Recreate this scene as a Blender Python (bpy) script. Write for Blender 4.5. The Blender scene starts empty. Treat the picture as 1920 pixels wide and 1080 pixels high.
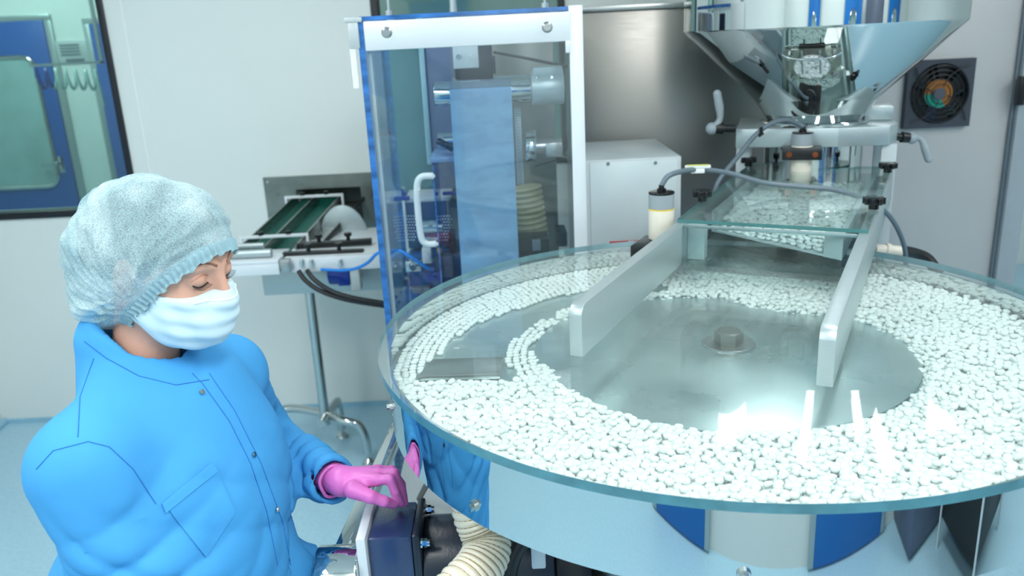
import bpy, bmesh, math, random
import numpy as np
from mathutils import Vector, Matrix
from mathutils.bvhtree import BVHTree

random.seed(7)
SC = bpy.context.scene
COL = SC.collection

# ------------------------------------------------------------------ camera
F_PX = 1550.0
ZC = 1.75                                   # camera height above the floor
_d = np.array([250.0, 5059.0, F_PX]); _d /= np.linalg.norm(_d)
_fw = np.array([0, 0, 1.0]) - _d * _d[2]; _fw /= np.linalg.norm(_fw)
_r = np.cross(_d, _fw)
# camera axes in world coordinates (image right, image up, backwards)
ax = Vector((_r[0], _fw[0], -_d[0])); ay = -Vector((_r[1], _fw[1], -_d[1])); az = -Vector((_r[2], _fw[2], -_d[2]))
cam_data = bpy.data.cameras.new('camera')
cam = bpy.data.objects.new('camera', cam_data); COL.objects.link(cam)
cam.matrix_world = Matrix(((ax.x, ay.x, az.x, 0), (ax.y, ay.y, az.y, 0), (ax.z, ay.z, az.z, ZC), (0, 0, 0, 1)))
cam_data.sensor_width = 36.0
cam_data.lens = F_PX / 1920 * 36.0
cam_data.clip_start = 0.02
cam_data.dof.use_dof = True
cam_data.dof.focus_distance = 1.3
cam_data.dof.aperture_fstop = 5.0
SC.camera = cam


def ray(x, y):
    v = np.array([x - 960, y - 540, F_PX]); v = v / np.linalg.norm(v)
    return np.array([v @ _r, v @ _fw, -(v @ _d)])


CP = np.array([0, 0, ZC])


def onz(x, y, z): q = ray(x, y); return Vector(CP + q * (z - ZC) / q[2])
def ony(x, y, Y): q = ray(x, y); return Vector(CP + q * Y / q[1])
def onx(x, y, X): q = ray(x, y); return Vector(CP + q * X / q[0])
def atd(x, y, D): q = ray(x, y); return Vector(CP + q * D)


# ------------------------------------------------------------------ world, exposure
w = bpy.data.worlds.new('room_air'); SC.world = w; w.use_nodes = True
w.node_tree.nodes['Background'].inputs[0].default_value = (0.75, 0.86, 0.9, 1)
w.node_tree.nodes['Background'].inputs[1].default_value = 0.12
SC.view_settings.view_transform = 'Standard'
SC.view_settings.look = 'None'
SC.view_settings.gamma = 1.0
SC.view_settings.use_curve_mapping = False
SC.view_settings.exposure = 0.0

# ------------------------------------------------------------------ lights of the room (ceiling panels)
CEIL = 2.9
CEIL_LIGHTS = [(-1.3, 1.9, 62), (0.9, 2.0, 38), (2.7, 1.2, 50), (-1.4, -0.1, 80), (0.4, -0.1, 100), (2.2, -0.1, 70), (2.2, 4.55, 30), (-3.2, 5.0, 135)]
for lx, ly, en in CEIL_LIGHTS:
    ld = bpy.data.lights.new('ceiling_lamp', 'AREA'); ld.shape = 'RECTANGLE'; ld.size = 0.30; ld.size_y = 1.16
    ld.energy = en * 0.335; ld.color = (1.0, 0.995, 0.97)
    lo = bpy.data.objects.new('ceiling_lamp', ld); COL.objects.link(lo); lo.location = (lx, ly, CEIL - 0.05)


# ------------------------------------------------------------------ materials
def lin(c):
    return tuple((v / 255 / 12.92 if v / 255 <= 0.04045 else ((v / 255 + 0.055) / 1.055) ** 2.4) for v in c) + (1.0,)


MATS = {}


def pm(name, col, rough=0.5, metal=0.0, var=0.0, scale=20.0, bump=0.0, bscale=200.0, stretch=None, spec=0.5, coat=0.0, sss=0.0, aniso=0.0, emit=0.0, rvar=0.0):
    """Principled material with procedural colour, roughness and bump variation."""
    if name in MATS: return MATS[name]
    m = bpy.data.materials.new(name); m.use_nodes = True; nt = m.node_tree; b = nt.nodes['Principled BSDF']
    c = lin(col)
    b.inputs['Base Color'].default_value = c
    b.inputs['Roughness'].default_value = rough; b.inputs['Metallic'].default_value = metal
    b.inputs['Specular IOR Level'].default_value = spec
    if coat: b.inputs['Coat Weight'].default_value = coat; b.inputs['Coat Roughness'].default_value = 0.08
    if sss:
        b.inputs['Subsurface Weight'].default_value = sss; b.inputs['Subsurface Radius'].default_value = (0.02, 0.008, 0.004); b.inputs['Subsurface Scale'].default_value = 0.5
    if emit: b.inputs['Emission Color'].default_value = c; b.inputs['Emission Strength'].default_value = emit
    tc = nt.nodes.new('ShaderNodeTexCoord'); mp = nt.nodes.new('ShaderNodeMapping')
    nt.links.new(tc.outputs['Object'], mp.inputs[0])
    if stretch: mp.inputs['Scale'].default_value = stretch
    if var or rvar:
        n = nt.nodes.new('ShaderNodeTexNoise'); n.inputs['Scale'].default_value = scale; n.inputs['Detail'].default_value = 5
        nt.links.new(mp.outputs[0], n.inputs['Vector'])
        if var:
            r = nt.nodes.new('ShaderNodeValToRGB')
            r.color_ramp.elements[0].position = 0.3; r.color_ramp.elements[1].position = 0.7
            r.color_ramp.elements[0].color = tuple(max(0, v * (1 - var)) for v in c[:3]) + (1,)
            r.color_ramp.elements[1].color = tuple(min(1, v * (1 + var)) for v in c[:3]) + (1,)
            nt.links.new(n.outputs[0], r.inputs[0]); nt.links.new(r.outputs[0], b.inputs['Base Color'])
        if rvar:
            mr = nt.nodes.new('ShaderNodeMapRange'); mr.inputs[1].default_value = 0.3; mr.inputs[2].default_value = 0.7
            mr.inputs[3].default_value = max(0, rough - rvar); mr.inputs[4].default_value = rough + rvar
            nt.links.new(n.outputs[0], mr.inputs[0]); nt.links.new(mr.outputs[0], b.inputs['Roughness'])
    if bump:
        n2 = nt.nodes.new('ShaderNodeTexNoise'); n2.inputs['Scale'].default_value = bscale; n2.inputs['Detail'].default_value = 4
        nt.links.new(mp.outputs[0], n2.inputs['Vector'])
        bp = nt.nodes.new('ShaderNodeBump'); bp.inputs['Strength'].default_value = bump; bp.inputs['Distance'].default_value = 0.002
        nt.links.new(n2.outputs[0], bp.inputs['Height']); nt.links.new(bp.outputs[0], b.inputs['Normal'])
    MATS[name] = m
    return m


def glass(name, tint=(240, 250, 250), f0=0.05, rough=0.0, haze=0.0, hazecol=(200, 225, 225), maxr=1.0):
    """Clear sheet: transparent body + Schlick reflection, optional faint milky haze painted in as diffuse colour."""
    if name in MATS: return MATS[name]
    m = bpy.data.materials.new(name); m.use_nodes = True; nt = m.node_tree; nt.nodes.clear()
    N = nt.nodes.new; L = nt.links.new
    out = N('ShaderNodeOutputMaterial'); tr = N('ShaderNodeBsdfTransparent'); tr.inputs[0].default_value = lin(tint)
    gl = N('ShaderNodeBsdfGlossy'); gl.inputs['Roughness'].default_value = rough
    ge = N('ShaderNodeNewGeometry'); dp = N('ShaderNodeVectorMath'); dp.operation = 'DOT_PRODUCT'
    L(ge.outputs['Normal'], dp.inputs[0]); L(ge.outputs['Incoming'], dp.inputs[1])
    ab = N('ShaderNodeMath'); ab.operation = 'ABSOLUTE'; L(dp.outputs['Value'], ab.inputs[0])
    om = N('ShaderNodeMath'); om.operation = 'SUBTRACT'; om.inputs[0].default_value = 1; L(ab.outputs[0], om.inputs[1])
    pw = N('ShaderNodeMath'); pw.operation = 'POWER'; pw.inputs[1].default_value = 5; L(om.outputs[0], pw.inputs[0])
    ma = N('ShaderNodeMath'); ma.operation = 'MULTIPLY_ADD'; ma.inputs[1].default_value = maxr - f0; ma.inputs[2].default_value = f0; L(pw.outputs[0], ma.inputs[0])
    mx = N('ShaderNodeMixShader'); L(ma.outputs[0], mx.inputs[0])
    src = tr
    if haze:
        df = N('ShaderNodeBsdfDiffuse'); df.inputs[0].default_value = lin(hazecol)
        tc = N('ShaderNodeTexCoord'); n = N('ShaderNodeTexNoise'); n.inputs['Scale'].default_value = 6; n.inputs['Detail'].default_value = 6; n.inputs['Distortion'].default_value = 1.5
        L(tc.outputs['Object'], n.inputs['Vector'])
        mr = N('ShaderNodeMapRange'); mr.inputs[1].default_value = 0.35; mr.inputs[2].default_value = 0.75; mr.inputs[3].default_value = haze * 0.6; mr.inputs[4].default_value = haze * 1.4
        L(n.outputs[0], mr.inputs[0])
        m2 = N('ShaderNodeMixShader'); L(mr.outputs[0], m2.inputs[0]); L(tr.outputs[0], m2.inputs[1]); L(df.outputs[0], m2.inputs[2]); src = m2
    L(src.outputs[0], mx.inputs[1]); L(gl.outputs[0], mx.inputs[2]); L(mx.outputs[0], out.inputs[0])
    MATS[name] = m
    return m


M_WALL = pm('white wall panel', (226, 234, 232), 0.45, var=0.015, scale=2)
M_SEAM = pm('white wall seam', (240, 244, 243), 0.5, var=0.01)
M_FLOOR = pm('pale blue epoxy floor', (168, 208, 226), 0.22, var=0.05, scale=60, rvar=0.05)
M_COVE = pm('pale blue floor edge', (150, 196, 218), 0.35, var=0.03)
M_CEIL = pm('white ceiling', (235, 238, 238), 0.6, var=0.01)
M_DOOR = pm('blue painted door', (20, 112, 190), 0.35, var=0.03, scale=4)
M_BLACK = pm('black plastic', (14, 16, 18), 0.35, var=0.1)
M_BLACKG = pm('glossy black knob plastic', (10, 11, 13), 0.12, var=0.1)
M_FRAME = pm('black window seal', (12, 20, 30), 0.4, var=0.1)
M_ALU = pm('pale anodised aluminium', (176, 190, 192), 0.34, 0.55, var=0.03, scale=60, bump=0.1, bscale=400, stretch=(1, 1, 12))
M_ALUW = pm('white coated aluminium', (222, 230, 234), 0.35, 0.1, var=0.015, scale=10)
M_STEEL = pm('polished stainless steel', (196, 202, 202), 0.07, 1.0, var=0.02, scale=3, rvar=0.02)
M_MIRROR = pm('mirror polished steel', (206, 212, 212), 0.02, 1.0, var=0.02, scale=2)
M_BRUSH = pm('brushed stainless steel', (176, 178, 176), 0.3, 1.0, var=0.05, scale=12, stretch=(1, 1, 30), rvar=0.05)
M_PANELD = pm('brushed steel machine panel', (140, 138, 133), 0.32, 0.9, var=0.03, scale=10, stretch=(1, 1, 40), rvar=0.04)
M_PANELL = pm('light grey machine panel', (182, 184, 184), 0.45, 0.25, var=0.015, scale=8)
M_GREYP = pm('light grey painted plate', (190, 200, 202), 0.4, 0.1, var=0.02)
M_DISC = pm('satin steel turntable', (198, 214, 215), 0.3, 1.0, var=0.06, scale=7, rvar=0.06)
M_PILL = pm('white coated tablet', (226, 231, 230), 0.4, var=0.01, sss=0.0)
M_LEDGE = pm('green glass edge', (78, 130, 142), 0.25, var=0.18, scale=30, spec=0.6)
M_LEDGE2 = pm('dark teal glass edge', (70, 122, 122), 0.25, var=0.1, scale=30)
G_LID = glass('table lid glass', (250, 254, 253), 0.035, haze=0.05, hazecol=(225, 238, 238), maxr=0.62)  # haze colour stands in for bright surroundings veiling the lid
G_LID2 = glass('chute lid glass', (244, 251, 250), 0.06, haze=0.05)
G_ACR = glass('pale blue acrylic', (249, 253, 255), 0.06, haze=0.015)
G_WIN = glass('tinted window glass', (206, 230, 226), 0.06, haze=0.006)
G_CLEAR = glass('clear glass', (240, 248, 248), 0.06)
M_ACRE = pm('blue acrylic edge', (60, 116, 184), 0.12, var=0.45, scale=14, stretch=(1, 1, 3), spec=0.8)
M_NAVY = pm('navy gearbox paint', (38, 60, 100), 0.22, 0.0, var=0.06, scale=20, bump=0.35, bscale=260, coat=0.5)
M_MOTOR = pm('dark slate motor paint', (30, 40, 54), 0.3, 0.0, var=0.08, bump=0.15, bscale=200)
M_BOLT = pm('worn nickel bolt', (128, 128, 118), 0.3, 0.9, var=0.1)
M_CABLE = pm('grey cable sheath', (96, 112, 122), 0.4, var=0.05)
M_CREAM = pm('cream sensor plastic', (226, 220, 206), 0.4, var=0.01)
M_GREYS = pm('grey sensor cap', (150, 162, 168), 0.4, var=0.03)
M_YELL = pm('yellow ring', (240, 205, 60), 0.4, var=0.02)
M_TAG = pm('pale yellow tag', (232, 236, 130), 0.4, var=0.03)
M_GREEN = pm('green conveyor belt', (24, 96, 84), 0.5, var=0.08)
M_BLUE = pm('bright blue hose', (20, 130, 220), 0.3, var=0.05)
M_DBLUE = pm('dark blue motor casing', (16, 50, 140), 0.35, var=0.2, scale=40)
M_RED = pm('red label print', (190, 40, 50), 0.5, var=0.05)
M_WHITE = pm('white plastic', (236, 240, 240), 0.4, var=0.01)
M_COPPER = pm('rusty copper screw', (150, 80, 50), 0.3, 0.9, var=0.2)
M_BRASS = pm('brass fitting', (190, 150, 70), 0.3, 0.9, var=0.1)
M_OLIVE = pm('olive grey duct', (92, 94, 80), 0.5, 0.4, var=0.2, scale=12)
M_TEAL = pm('teal grey panel', (88, 130, 138), 0.3, 0.5, var=0.08, scale=6)
M_SLATE = pm('slate violet panel', (104, 112, 132), 0.4, 0.4, var=0.08, scale=6)
M_FANG = pm('green fan motor label', (20, 150, 130), 0.4, var=0.1)
M_FANO = pm('copper fan ring', (200, 130, 70), 0.3, 0.8, var=0.2)


# ------------------------------------------------------------------ builders
class MB:
    def __init__(self, M=None): self.bm = bmesh.new(); self.M = M or Matrix.Identity(4)

    def _new(self, fn):
        n0 = set(self.bm.verts); f0 = set(self.bm.faces)
        fn()
        return [v for v in self.bm.verts if v not in n0], [f for f in self.bm.faces if f not in f0]

    def box(self, x0, x1, y0, y1, z0, z1, bev=0.0, M=None, seg=2):
        t = bmesh.new(); bmesh.ops.create_cube(t, size=1)
        for v in t.verts: v.co = Vector(((x0 + x1) / 2 + v.co.x * (x1 - x0), (y0 + y1) / 2 + v.co.y * (y1 - y0), (z0 + z1) / 2 + v.co.z * (z1 - z0)))
        if bev: bmesh.ops.bevel(t, geom=t.edges[:], offset=bev, segments=seg, affect='EDGES', profile=0.5)
        return self._add(t, M)

    def _add(self, t, M=None):
        mm = self.M @ (M or Matrix.Identity(4))
        t.transform(mm)
        if mm.determinant() < 0: bmesh.ops.reverse_faces(t, faces=t.faces[:])
        me = bpy.data.meshes.new('t'); t.to_mesh(me); t.free(); self.bm.from_mesh(me); bpy.data.meshes.remove(me); return self

    def cyl(self, a, b, r0, r1=None, seg=28, bev=0.0, M=None):
        a = Vector(a); b = Vector(b); r1 = r0 if r1 is None else r1
        L = (b - a).length; t = bmesh.new()
        bmesh.ops.create_cone(t, cap_ends=True, segments=seg, radius1=r0, radius2=r1, depth=L)
        if bev: bmesh.ops.bevel(t, geom=[e for e in t.edges if abs(e.verts[0].co.z - e.verts[1].co.z) < 1e-6], offset=bev, segments=2, affect='EDGES', profile=0.5)
        q = Vector((0, 0, 1)).rotation_difference((b - a).normalized())
        t.transform(Matrix.Translation((a + b) / 2) @ q.to_matrix().to_4x4())
        return self._add(t, M)

    def hexn(self, a, b, r, M=None): return self.cyl(a, b, r, seg=6, M=M)

    def sph(self, c, r, s=(1, 1, 1), M=None, seg=20):
        t = bmesh.new(); bmesh.ops.create_uvsphere(t, u_segments=seg, v_segments=seg // 2, radius=r)
        t.transform(Matrix.Translation(c) @ Matrix.Diagonal((*s, 1)))
        return self._add(t, M)

    def tube(self, pts, r, seg=12, smooth=6, closed=False, M=None, rfn=None):
        P = [Vector(p) for p in pts]
        if smooth > 1 and len(P) > 2:
            Q = []
            n = len(P)
            for i in range(n if closed else n - 1):
                p0 = P[(i - 1) % n] if (closed or i > 0) else P[0]; p1 = P[i]; p2 = P[(i + 1) % n]
                p3 = P[(i + 2) % n] if (closed or i + 2 < n) else P[-1]
                for k in range(smooth):
                    t = k / smooth
                    Q.append(0.5 * ((2 * p1) + (-p0 + p2) * t + (2 * p0 - 5 * p1 + 4 * p2 - p3) * t * t + (-p0 + 3 * p1 - 3 * p2 + p3) * t ** 3))
            if not closed: Q.append(P[-1])
            P = Q
        t = bmesh.new(); rings = []; n = len(P)
        up = None
        for i in range(n):
            tg = (P[(i + 1) % n] - P[i - 1]) if closed else (P[min(i + 1, n - 1)] - P[max(i - 1, 0)])
            tg.normalize()
            if up is None:
                up = tg.orthogonal().normalized()
            else:
                up = (up - tg * up.dot(tg)).normalized()
            sd = tg.cross(up)
            rr = rfn(i / (n - 1)) if rfn else r
            rings.append([t.verts.new(P[i] + (up * math.cos(a) + sd * math.sin(a)) * rr) for a in [2 * math.pi * k / seg for k in range(seg)]])
        m = n if closed else n - 1
        for i in range(m):
            A = rings[i]; B = rings[(i + 1) % n]
            off = 0
            if closed and i == n - 1:
                off = min(range(seg), key=lambda o: (A[0].co - B[o].co).length)
            for k in range(seg):
                t.faces.new((A[k], A[(k + 1) % seg], B[(k + 1 + off) % seg], B[(k + off) % seg]))
        if not closed:
            t.faces.new(rings[0][::-1]); t.faces.new(rings[-1])
        bmesh.ops.recalc_face_normals(t, faces=t.faces[:])
        return self._add(t, M)

    def lathe(self, prof, M=None, seg=64, a0=0, a1=2 * math.pi, cap=False):
        t = bmesh.new(); full = abs(a1 - a0 - 2 * math.pi) < 1e-6
        n = seg if full else seg + 1; rings = []
        for (r, z) in prof:
            if r < 1e-7 and full:
                v = t.verts.new((0, 0, z)); rings.append([v] * n)
            else:
                rings.append([t.verts.new((r * math.cos(a0 + (a1 - a0) * k / seg), r * math.sin(a0 + (a1 - a0) * k / seg), z)) for k in range(n)])
        for i in range(len(prof) - 1):
            for k in range(seg):
                k2 = (k + 1) % n
                vs = [rings[i][k], rings[i][k2], rings[i + 1][k2], rings[i + 1][k]]
                u = []
                for v in vs:
                    if v not in u: u.append(v)
                if len(u) > 2:
                    try: t.faces.new(u)
                    except ValueError: pass
        if prof[0] == prof[-1] or True: bmesh.ops.remove_doubles(t, verts=t.verts[:], dist=1e-7)
        return self._add(t, M)

    def prism(self, poly, z0, z1, M=None, bev=0.0):
        t = bmesh.new(); vs = [t.verts.new((p[0], p[1], z0)) for p in poly]; f = t.faces.new(vs)
        r = bmesh.ops.extrude_face_region(t, geom=[f]); bmesh.ops.translate(t, verts=[v for v in r['geom'] if isinstance(v, bmesh.types.BMVert)], vec=(0, 0, z1 - z0))
        bmesh.ops.recalc_face_normals(t, faces=t.faces[:])
        if bev: bmesh.ops.bevel(t, geom=t.edges[:], offset=bev, segments=2, affect='EDGES', profile=0.5)
        return self._add(t, M)

    def build(self, name, mats, parent=None, sharp=35, mfn=None):
        bm = self.bm
        for e in bm.edges:
            if len(e.link_faces) == 2:
                try: e.smooth = e.calc_face_angle() < math.radians(sharp)
                except ValueError: pass
        for f in bm.faces: f.smooth = True
        mats = mats if isinstance(mats, (list, tuple)) else [mats]
        if mfn:
            bm.normal_update()
            for f in bm.faces: f.material_index = mfn(f)
        me = bpy.data.meshes.new(name); bm.to_mesh(me); bm.free()
        for m in mats: me.materials.append(m)
        return link(name, me, parent)


def link(name, me, parent=None):
    o = bpy.data.objects.new(name, me); COL.objects.link(o)
    if parent is not None:
        o.parent = parent
        M = Matrix.Translation(parent.location) if parent.type == 'EMPTY' else Matrix.Identity(4)
        o.matrix_parent_inverse = M.inverted()
    return o


def tag(o, label=None, cat=None, group=None, kind=None):
    if label: o['label'] = label
    if cat: o['category'] = cat
    if group: o['group'] = group
    if kind: o['kind'] = kind
    return o


def thing(name, label, cat, loc=(0, 0, 0), group=None):
    o = bpy.data.objects.new(name, None); COL.objects.link(o); o.location = loc; o.empty_display_size = 0.1
    return tag(o, label, cat, group)


def struct(mb, name, mat, **k):
    o = mb.build(name, mat, **k); o['kind'] = 'structure'; return o


def T(*a): return Matrix.Translation(a)
def RZ(a): return Matrix.Rotation(math.radians(a), 4, 'Z')
def RX(a): return Matrix.Rotation(math.radians(a), 4, 'X')
def RY(a): return Matrix.Rotation(math.radians(a), 4, 'Y')


def rrect(w, h, r, n=6, cx=0, cy=0):
    P = []
    for sx, sy, a in ((1, 1, 0), (-1, 1, 90), (-1, -1, 180), (1, -1, 270)):
        for k in range(n + 1):
            t = math.radians(a + 90 * k / n); P.append((cx + sx * (w / 2 - r) + r * math.cos(t), cy + sy * (h / 2 - r) + r * math.sin(t)))
    return P

# ================================================================== THE SETTING
YF0 = -0.85
YB = 3.83
struct(MB().box(-4.6, 4.4, -0.95, 7.0, -0.1, 0), 'floor', M_FLOOR)
struct(MB().box(-4.6, 4.4, -0.95, 7.0, CEIL, CEIL + 0.1), 'ceiling', M_CEIL)
wb = MB()
W1 = (-2.5, -1.735, 1.062, 2.35); W2 = (-0.53, 0.275, 1.2, 2.35)
HOLE = (-0.98, -0.68, 0.86, 1.11)            # passage of the conveyor through the wall
wb.box(-2.6, W1[0], YB, YB + 0.1, 0, CEIL).box(W1[0], W1[1], YB, YB + 0.1, 0, W1[2]).box(W1[0], W1[1], YB, YB + 0.1, W1[3], CEIL)
wb.box(W1[1], HOLE[0], YB, YB + 0.1, 0, CEIL).box(HOLE[0], HOLE[1], YB, YB + 0.1, 0, HOLE[2]).box(HOLE[0], HOLE[1], YB, YB + 0.1, HOLE[3], CEIL)
wb.box(HOLE[1], W2[0], YB, YB + 0.1, 0, CEIL).box(W2[0], W2[1], YB, YB + 0.1, 0, W2[2]).box(W2[0], W2[1], YB, YB + 0.1, W2[3], CEIL).box(W2[1], 1.5, YB, YB + 0.1, 0, CEIL)
struct(wb, 'wall_back', M_WALL)
struct(MB().box(1.5, 1.6, YB, 5.7, 0, CEIL), 'wall_recess', M_WALL)
struct(MB().box(1.5, 4.3, 5.7, 5.8, 0, CEIL), 'wall_recess_back', M_WALL)
struct(MB().box(-2.7, -2.6, -0.95, YB + 0.1, 0, CEIL), 'wall_left', M_WALL)
struct(MB().box(4.3, 4.4, -.95, 7, 0, CEIL), 'wall_right', M_WALL)
YF = -0.85
struct(MB().box(-2.7, 4.4, YF - .1, YF, 0, CEIL), 'wall_front', M_WALL)
struct(MB().box(-4.6, 1.5, 6.2, 6.3, 0, CEIL), 'wall_corridor', M_WALL)
struct(MB().box(-4.6, -4.5, YB, 6.3, 0, CEIL), 'wall_corridor_left', M_WALL)
for i, (x, y0, y1) in enumerate(((-1.64, 0, CEIL),)):
    struct(MB().box(x - 0.004, x + 0.004, YB - 0.0025, YB + 0.002, 0.05, CEIL), 'trim_1', M_SEAM)
struct(MB().box(-2.6, 1.5, YB - 0.012, YB + 0.001, 0, 0.02), 'baseboard_back', M_COVE)
struct(MB().tube([(-2.597, YB, 0.0), (-2.58, YB - 0.25, 0.012), (-2.58, YF0, 0.012)], 0.02, smooth=2), 'baseboard_left', M_COVE)
for i, W in enumerate((W1, W2)):
    f = MB(); t = 0.028
    f.box(W[0] - t, W[1] + t * .6, YB - 0.012, YB + 0.06, W[2] - t, W[2] + 0.006, 0.004).box(W[0] - t, W[1] + t * .6, YB - 0.012, YB + 0.06, W[3], W[3] + t, 0.004)
    f.box(W[0] - t, W[0] + .006, YB - 0.012, YB + 0.06, W[2], W[3], 0.004).box(W[1] - .012, W[1] + t * .6, YB - 0.012, YB + 0.06, W[2], W[3], 0.004)
    fr = struct(f, 'window_%d' % (i + 1), M_FRAME)
    MB().box(W[0], W[1], YB + 0.02, YB + 0.03, W[2], W[3]).build('pane', G_WIN, fr)


def blue_door(name, x0, x1, y, z1, face=-1, win=True, m=None, wz=(0.85, 1.78), wx=(0.3, 0.7)):
    """Flush blue door with a round-cornered glazed window; face -1 looks towards -y."""
    w_ = x1 - x0
    yy = (y + face * 0.04, y) if face < 0 else (y, y + 0.04)
    d = MB().box(x0, x1, yy[0], yy[1], 0.01, z1, 0.004)
    dr = struct(d, name, m or M_DOOR)
    yf = yy[0] if face < 0 else yy[1]
    MB().box(x0 - 0.05, x1 + 0.05, yy[0] + 0.015, yy[1] - 0.001, z1, z1 + 0.04, 0.004).box(x0 - 0.05, x0, yy[0] + 0.015, yy[1] - 0.001, 0.01, z1, 0.004).box(x1, x1 + 0.05, yy[0] + 0.015, yy[1] - 0.001, 0.01, z1, 0.004).build('door_frame', M_ALU, dr)
    if win:
        cx = x0 + w_ * (wx[0] + wx[1]) / 2; ww = w_ * (wx[1] - wx[0]); hh = wz[1] - wz[0]; cz = (wz[0] + wz[1]) / 2
        M = T(cx, yf, cz) @ RX(90)
        fr = MB(M); P = rrect(ww, hh, 0.09); fr.tube([(p[0], p[1], 0) for p in P], 0.018, smooth=1, closed=True); fr.build('window_frame', M_STEEL, dr)
        s = 1 if face < 0 else -1
        MB(M).prism(P, -0.004, 0.006).build('window_pane', M_PANEGREY, dr)
    hx = x1 - 0.07
    h = MB().cyl((hx, yf, 1.0), (hx, yf + face * 0.05, 1.0), 0.012).tube([(hx, yf + face * 0.05, 1.0), (hx - 0.12, yf + face * 0.05, 1.0)], 0.01).box(hx - .02, hx + .02, yf - 0.004, yf + 0.004, 0.93, 1.05, 0.002)
    h.build('door_handle', M_STEEL, dr)
    return dr


M_PANEGREY = pm('grey green door glass', (150, 184, 184), 0.08, 0.0, var=0.15, scale=3, spec=0.9)
M_DOORD = pm('deep blue corridor door', (0, 84, 168), 0.35, var=0.04, scale=3)
a = ony(150, 390, 6.16); b = ony(72, 38, 6.16)
blue_door('door_1', a.x - 0.80, a.x, 6.2, b.z, m=M_DOORD, wz=(ony(40, 352, 6.16).z, ony(20, 108, 6.16).z), wx=(0.22, 0.86))
a2 = ony(165, 45, 6.16)
blue_door('door_2', a2.x, a2.x + 0.9, 6.2, a2.z, win=False, m=M_DOORD)
# doors of this room on the wall behind the photographer (seen mirrored in the steel)
blue_door('door_3', -0.86, -0.30, YF, 2.1, face=1)
blue_door('door_4', 0.74, 1.44, YF, 2.1, face=1)
blue_door('door_5', 2.75, 3.5, YF, 2.1, face=1)
ec = thing('added_cabinet', 'slate grey cabinet with black front beside a blue door, added for drum reflections', 'cabinet', (1.95, YF + .2, 0))  # unseen cabinet added so the drum mirrors something grey and black
MB().box(1.62, 2.3, YF + .001, YF + .35, 0.02, 1.9, 0.01).build('cabinet_body', M_SLATE, ec)
MB().box(1.95, 2.2, YF + .3505, YF + .362, 0.25, 1.3, 0.004).build('black_front', M_BLACK, ec)

ca = thing('added_cart', 'dark cart with silver corner posts beside the slate cabinet, added to darken drum reflections', 'cart', (2.2, -0.1, 0))  # unseen cart added for dark shapes in the drum reflection
MB().box(1.93, 2.45, -.38, .12, .12, .92, .006).build('cart_body', M_BLACK, ca)
MB().box(1.93, 2.45, -.38, .12, .9205, .945, .004).build('cart_top', M_BRUSH, ca)
for x_, y_ in ((1.92, -.39), (2.46, -.39), (1.92, .13), (2.46, .13)):
    MB().box(x_ - .0095, x_ + .0095, y_ - .0095, y_ + .0095, .0, .95, .002).build('corner_post', M_ALUW, ca)

# corridor things seen through the window
nb = thing('notice_board', 'small pale notice with grey printed lines on corridor wall beside blue door', 'notice')
ct = ony(140, 95, 6.19)
MB().box(ct.x - 0.13, ct.x + 0.1, 6.185, 6.2, ct.z - 0.08, ct.z + 0.07, 0.003).build('board', M_GREYP, nb)
pr = MB()
for k in range(4): pr.box(ct.x - 0.1, ct.x + 0.04, 6.181, 6.186, ct.z + 0.035 - k * 0.022, ct.z + 0.046 - k * 0.022)
pr.box(ct.x - 0.07, ct.x + 0.06, 6.181, 6.186, ct.z - 0.075, ct.z - 0.055)
pr.build('printing', M_CABLE, nb)
p0 = ony(66, 146, 5.6); p1 = ony(186, 150, 5.6)
hose = []
for k in range(7 * 14):
    t_ = k / (7 * 14 - 1); A = 2 * math.pi * 6.5 * t_
    hose.append((p0.x + (p1.x - p0.x) * t_, 5.6 + 0.02 * math.cos(A), p0.z + (p1.z - p0.z) * t_ + 0.062 * math.sin(A)))
hg = thing('coiled_air_hose', 'coiled spiral air hose stretched level behind the left window, blue at one end', 'hose', (p0.x, 5.6, 0))
MB().tube(hose[:26], 0.012, seg=8, smooth=2).build('blue_coil', M_DBLUE, hg)
MB().tube(hose[25:] + [(p1.x, 5.6, p0.z - 0.2)], 0.010, seg=8, smooth=2).build('clear_coil', pm('pale green tube', (170, 205, 200), 0.2, var=0.05), hg)
MB().box(p0.x - .02, p1.x + .05, 5.59, 5.61, p0.z + 0.07, p0.z + 0.085).box(p1.x + .03, p1.x + .05, 5.59, 5.61, p0.z + .07, CEIL).build('support_rail', M_ALU, hg)

for (lx, ly, en) in CEIL_LIGHTS:
    place = {(-1.3, 1.9): 'over the conveyor', (0.9, 2.0): 'over the round table', (2.7, 1.2): 'to the right of the round table', (-1.4, -0.1): 'by the wall of blue doors, above the worker side', (0.4, -0.1): 'by the wall of blue doors, middle of three', (2.2, -0.1): 'by the wall of blue doors, farthest from the worker', (2.2, 4.55): 'in the recess behind the grey cabinet', (-3.2, 5.0): 'in the corridor behind the window'}[(lx, ly)]
    cl = thing('ceiling_light', 'flat white ceiling light panel ' + place, 'ceiling light', (lx, ly, CEIL), 'ceiling light panels')
    MB().box(lx - .20, lx + .20, ly - .63, ly + .63, CEIL - 0.03, CEIL - 0.001, 0.004).build('light_frame', M_ALUW, cl)
    MB().box(lx - .16, lx + .16, ly - .59, ly + .59, CEIL - 0.036, CEIL - 0.0305).build('diffuser', pm('lit diffuser', (235, 246, 255), 0.5, emit=2.0), cl)

# ================================================================== ROUND TABLE (TABLET TURNTABLE)
TC = Vector((0.3635, 1.38, 0)); TR = 0.60
TOP = 1.25; GB = 1.237
ch_o = Vector((0.376, 1.776, 0)); MC = T(*ch_o) @ RZ(62.49)          # chute frame: x along it, -y = to its right


def chp(t, n, z): return MC @ Vector((t, -n, z))
def tn(P): q = MC.inverted() @ P; return q.x, -q.y


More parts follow.
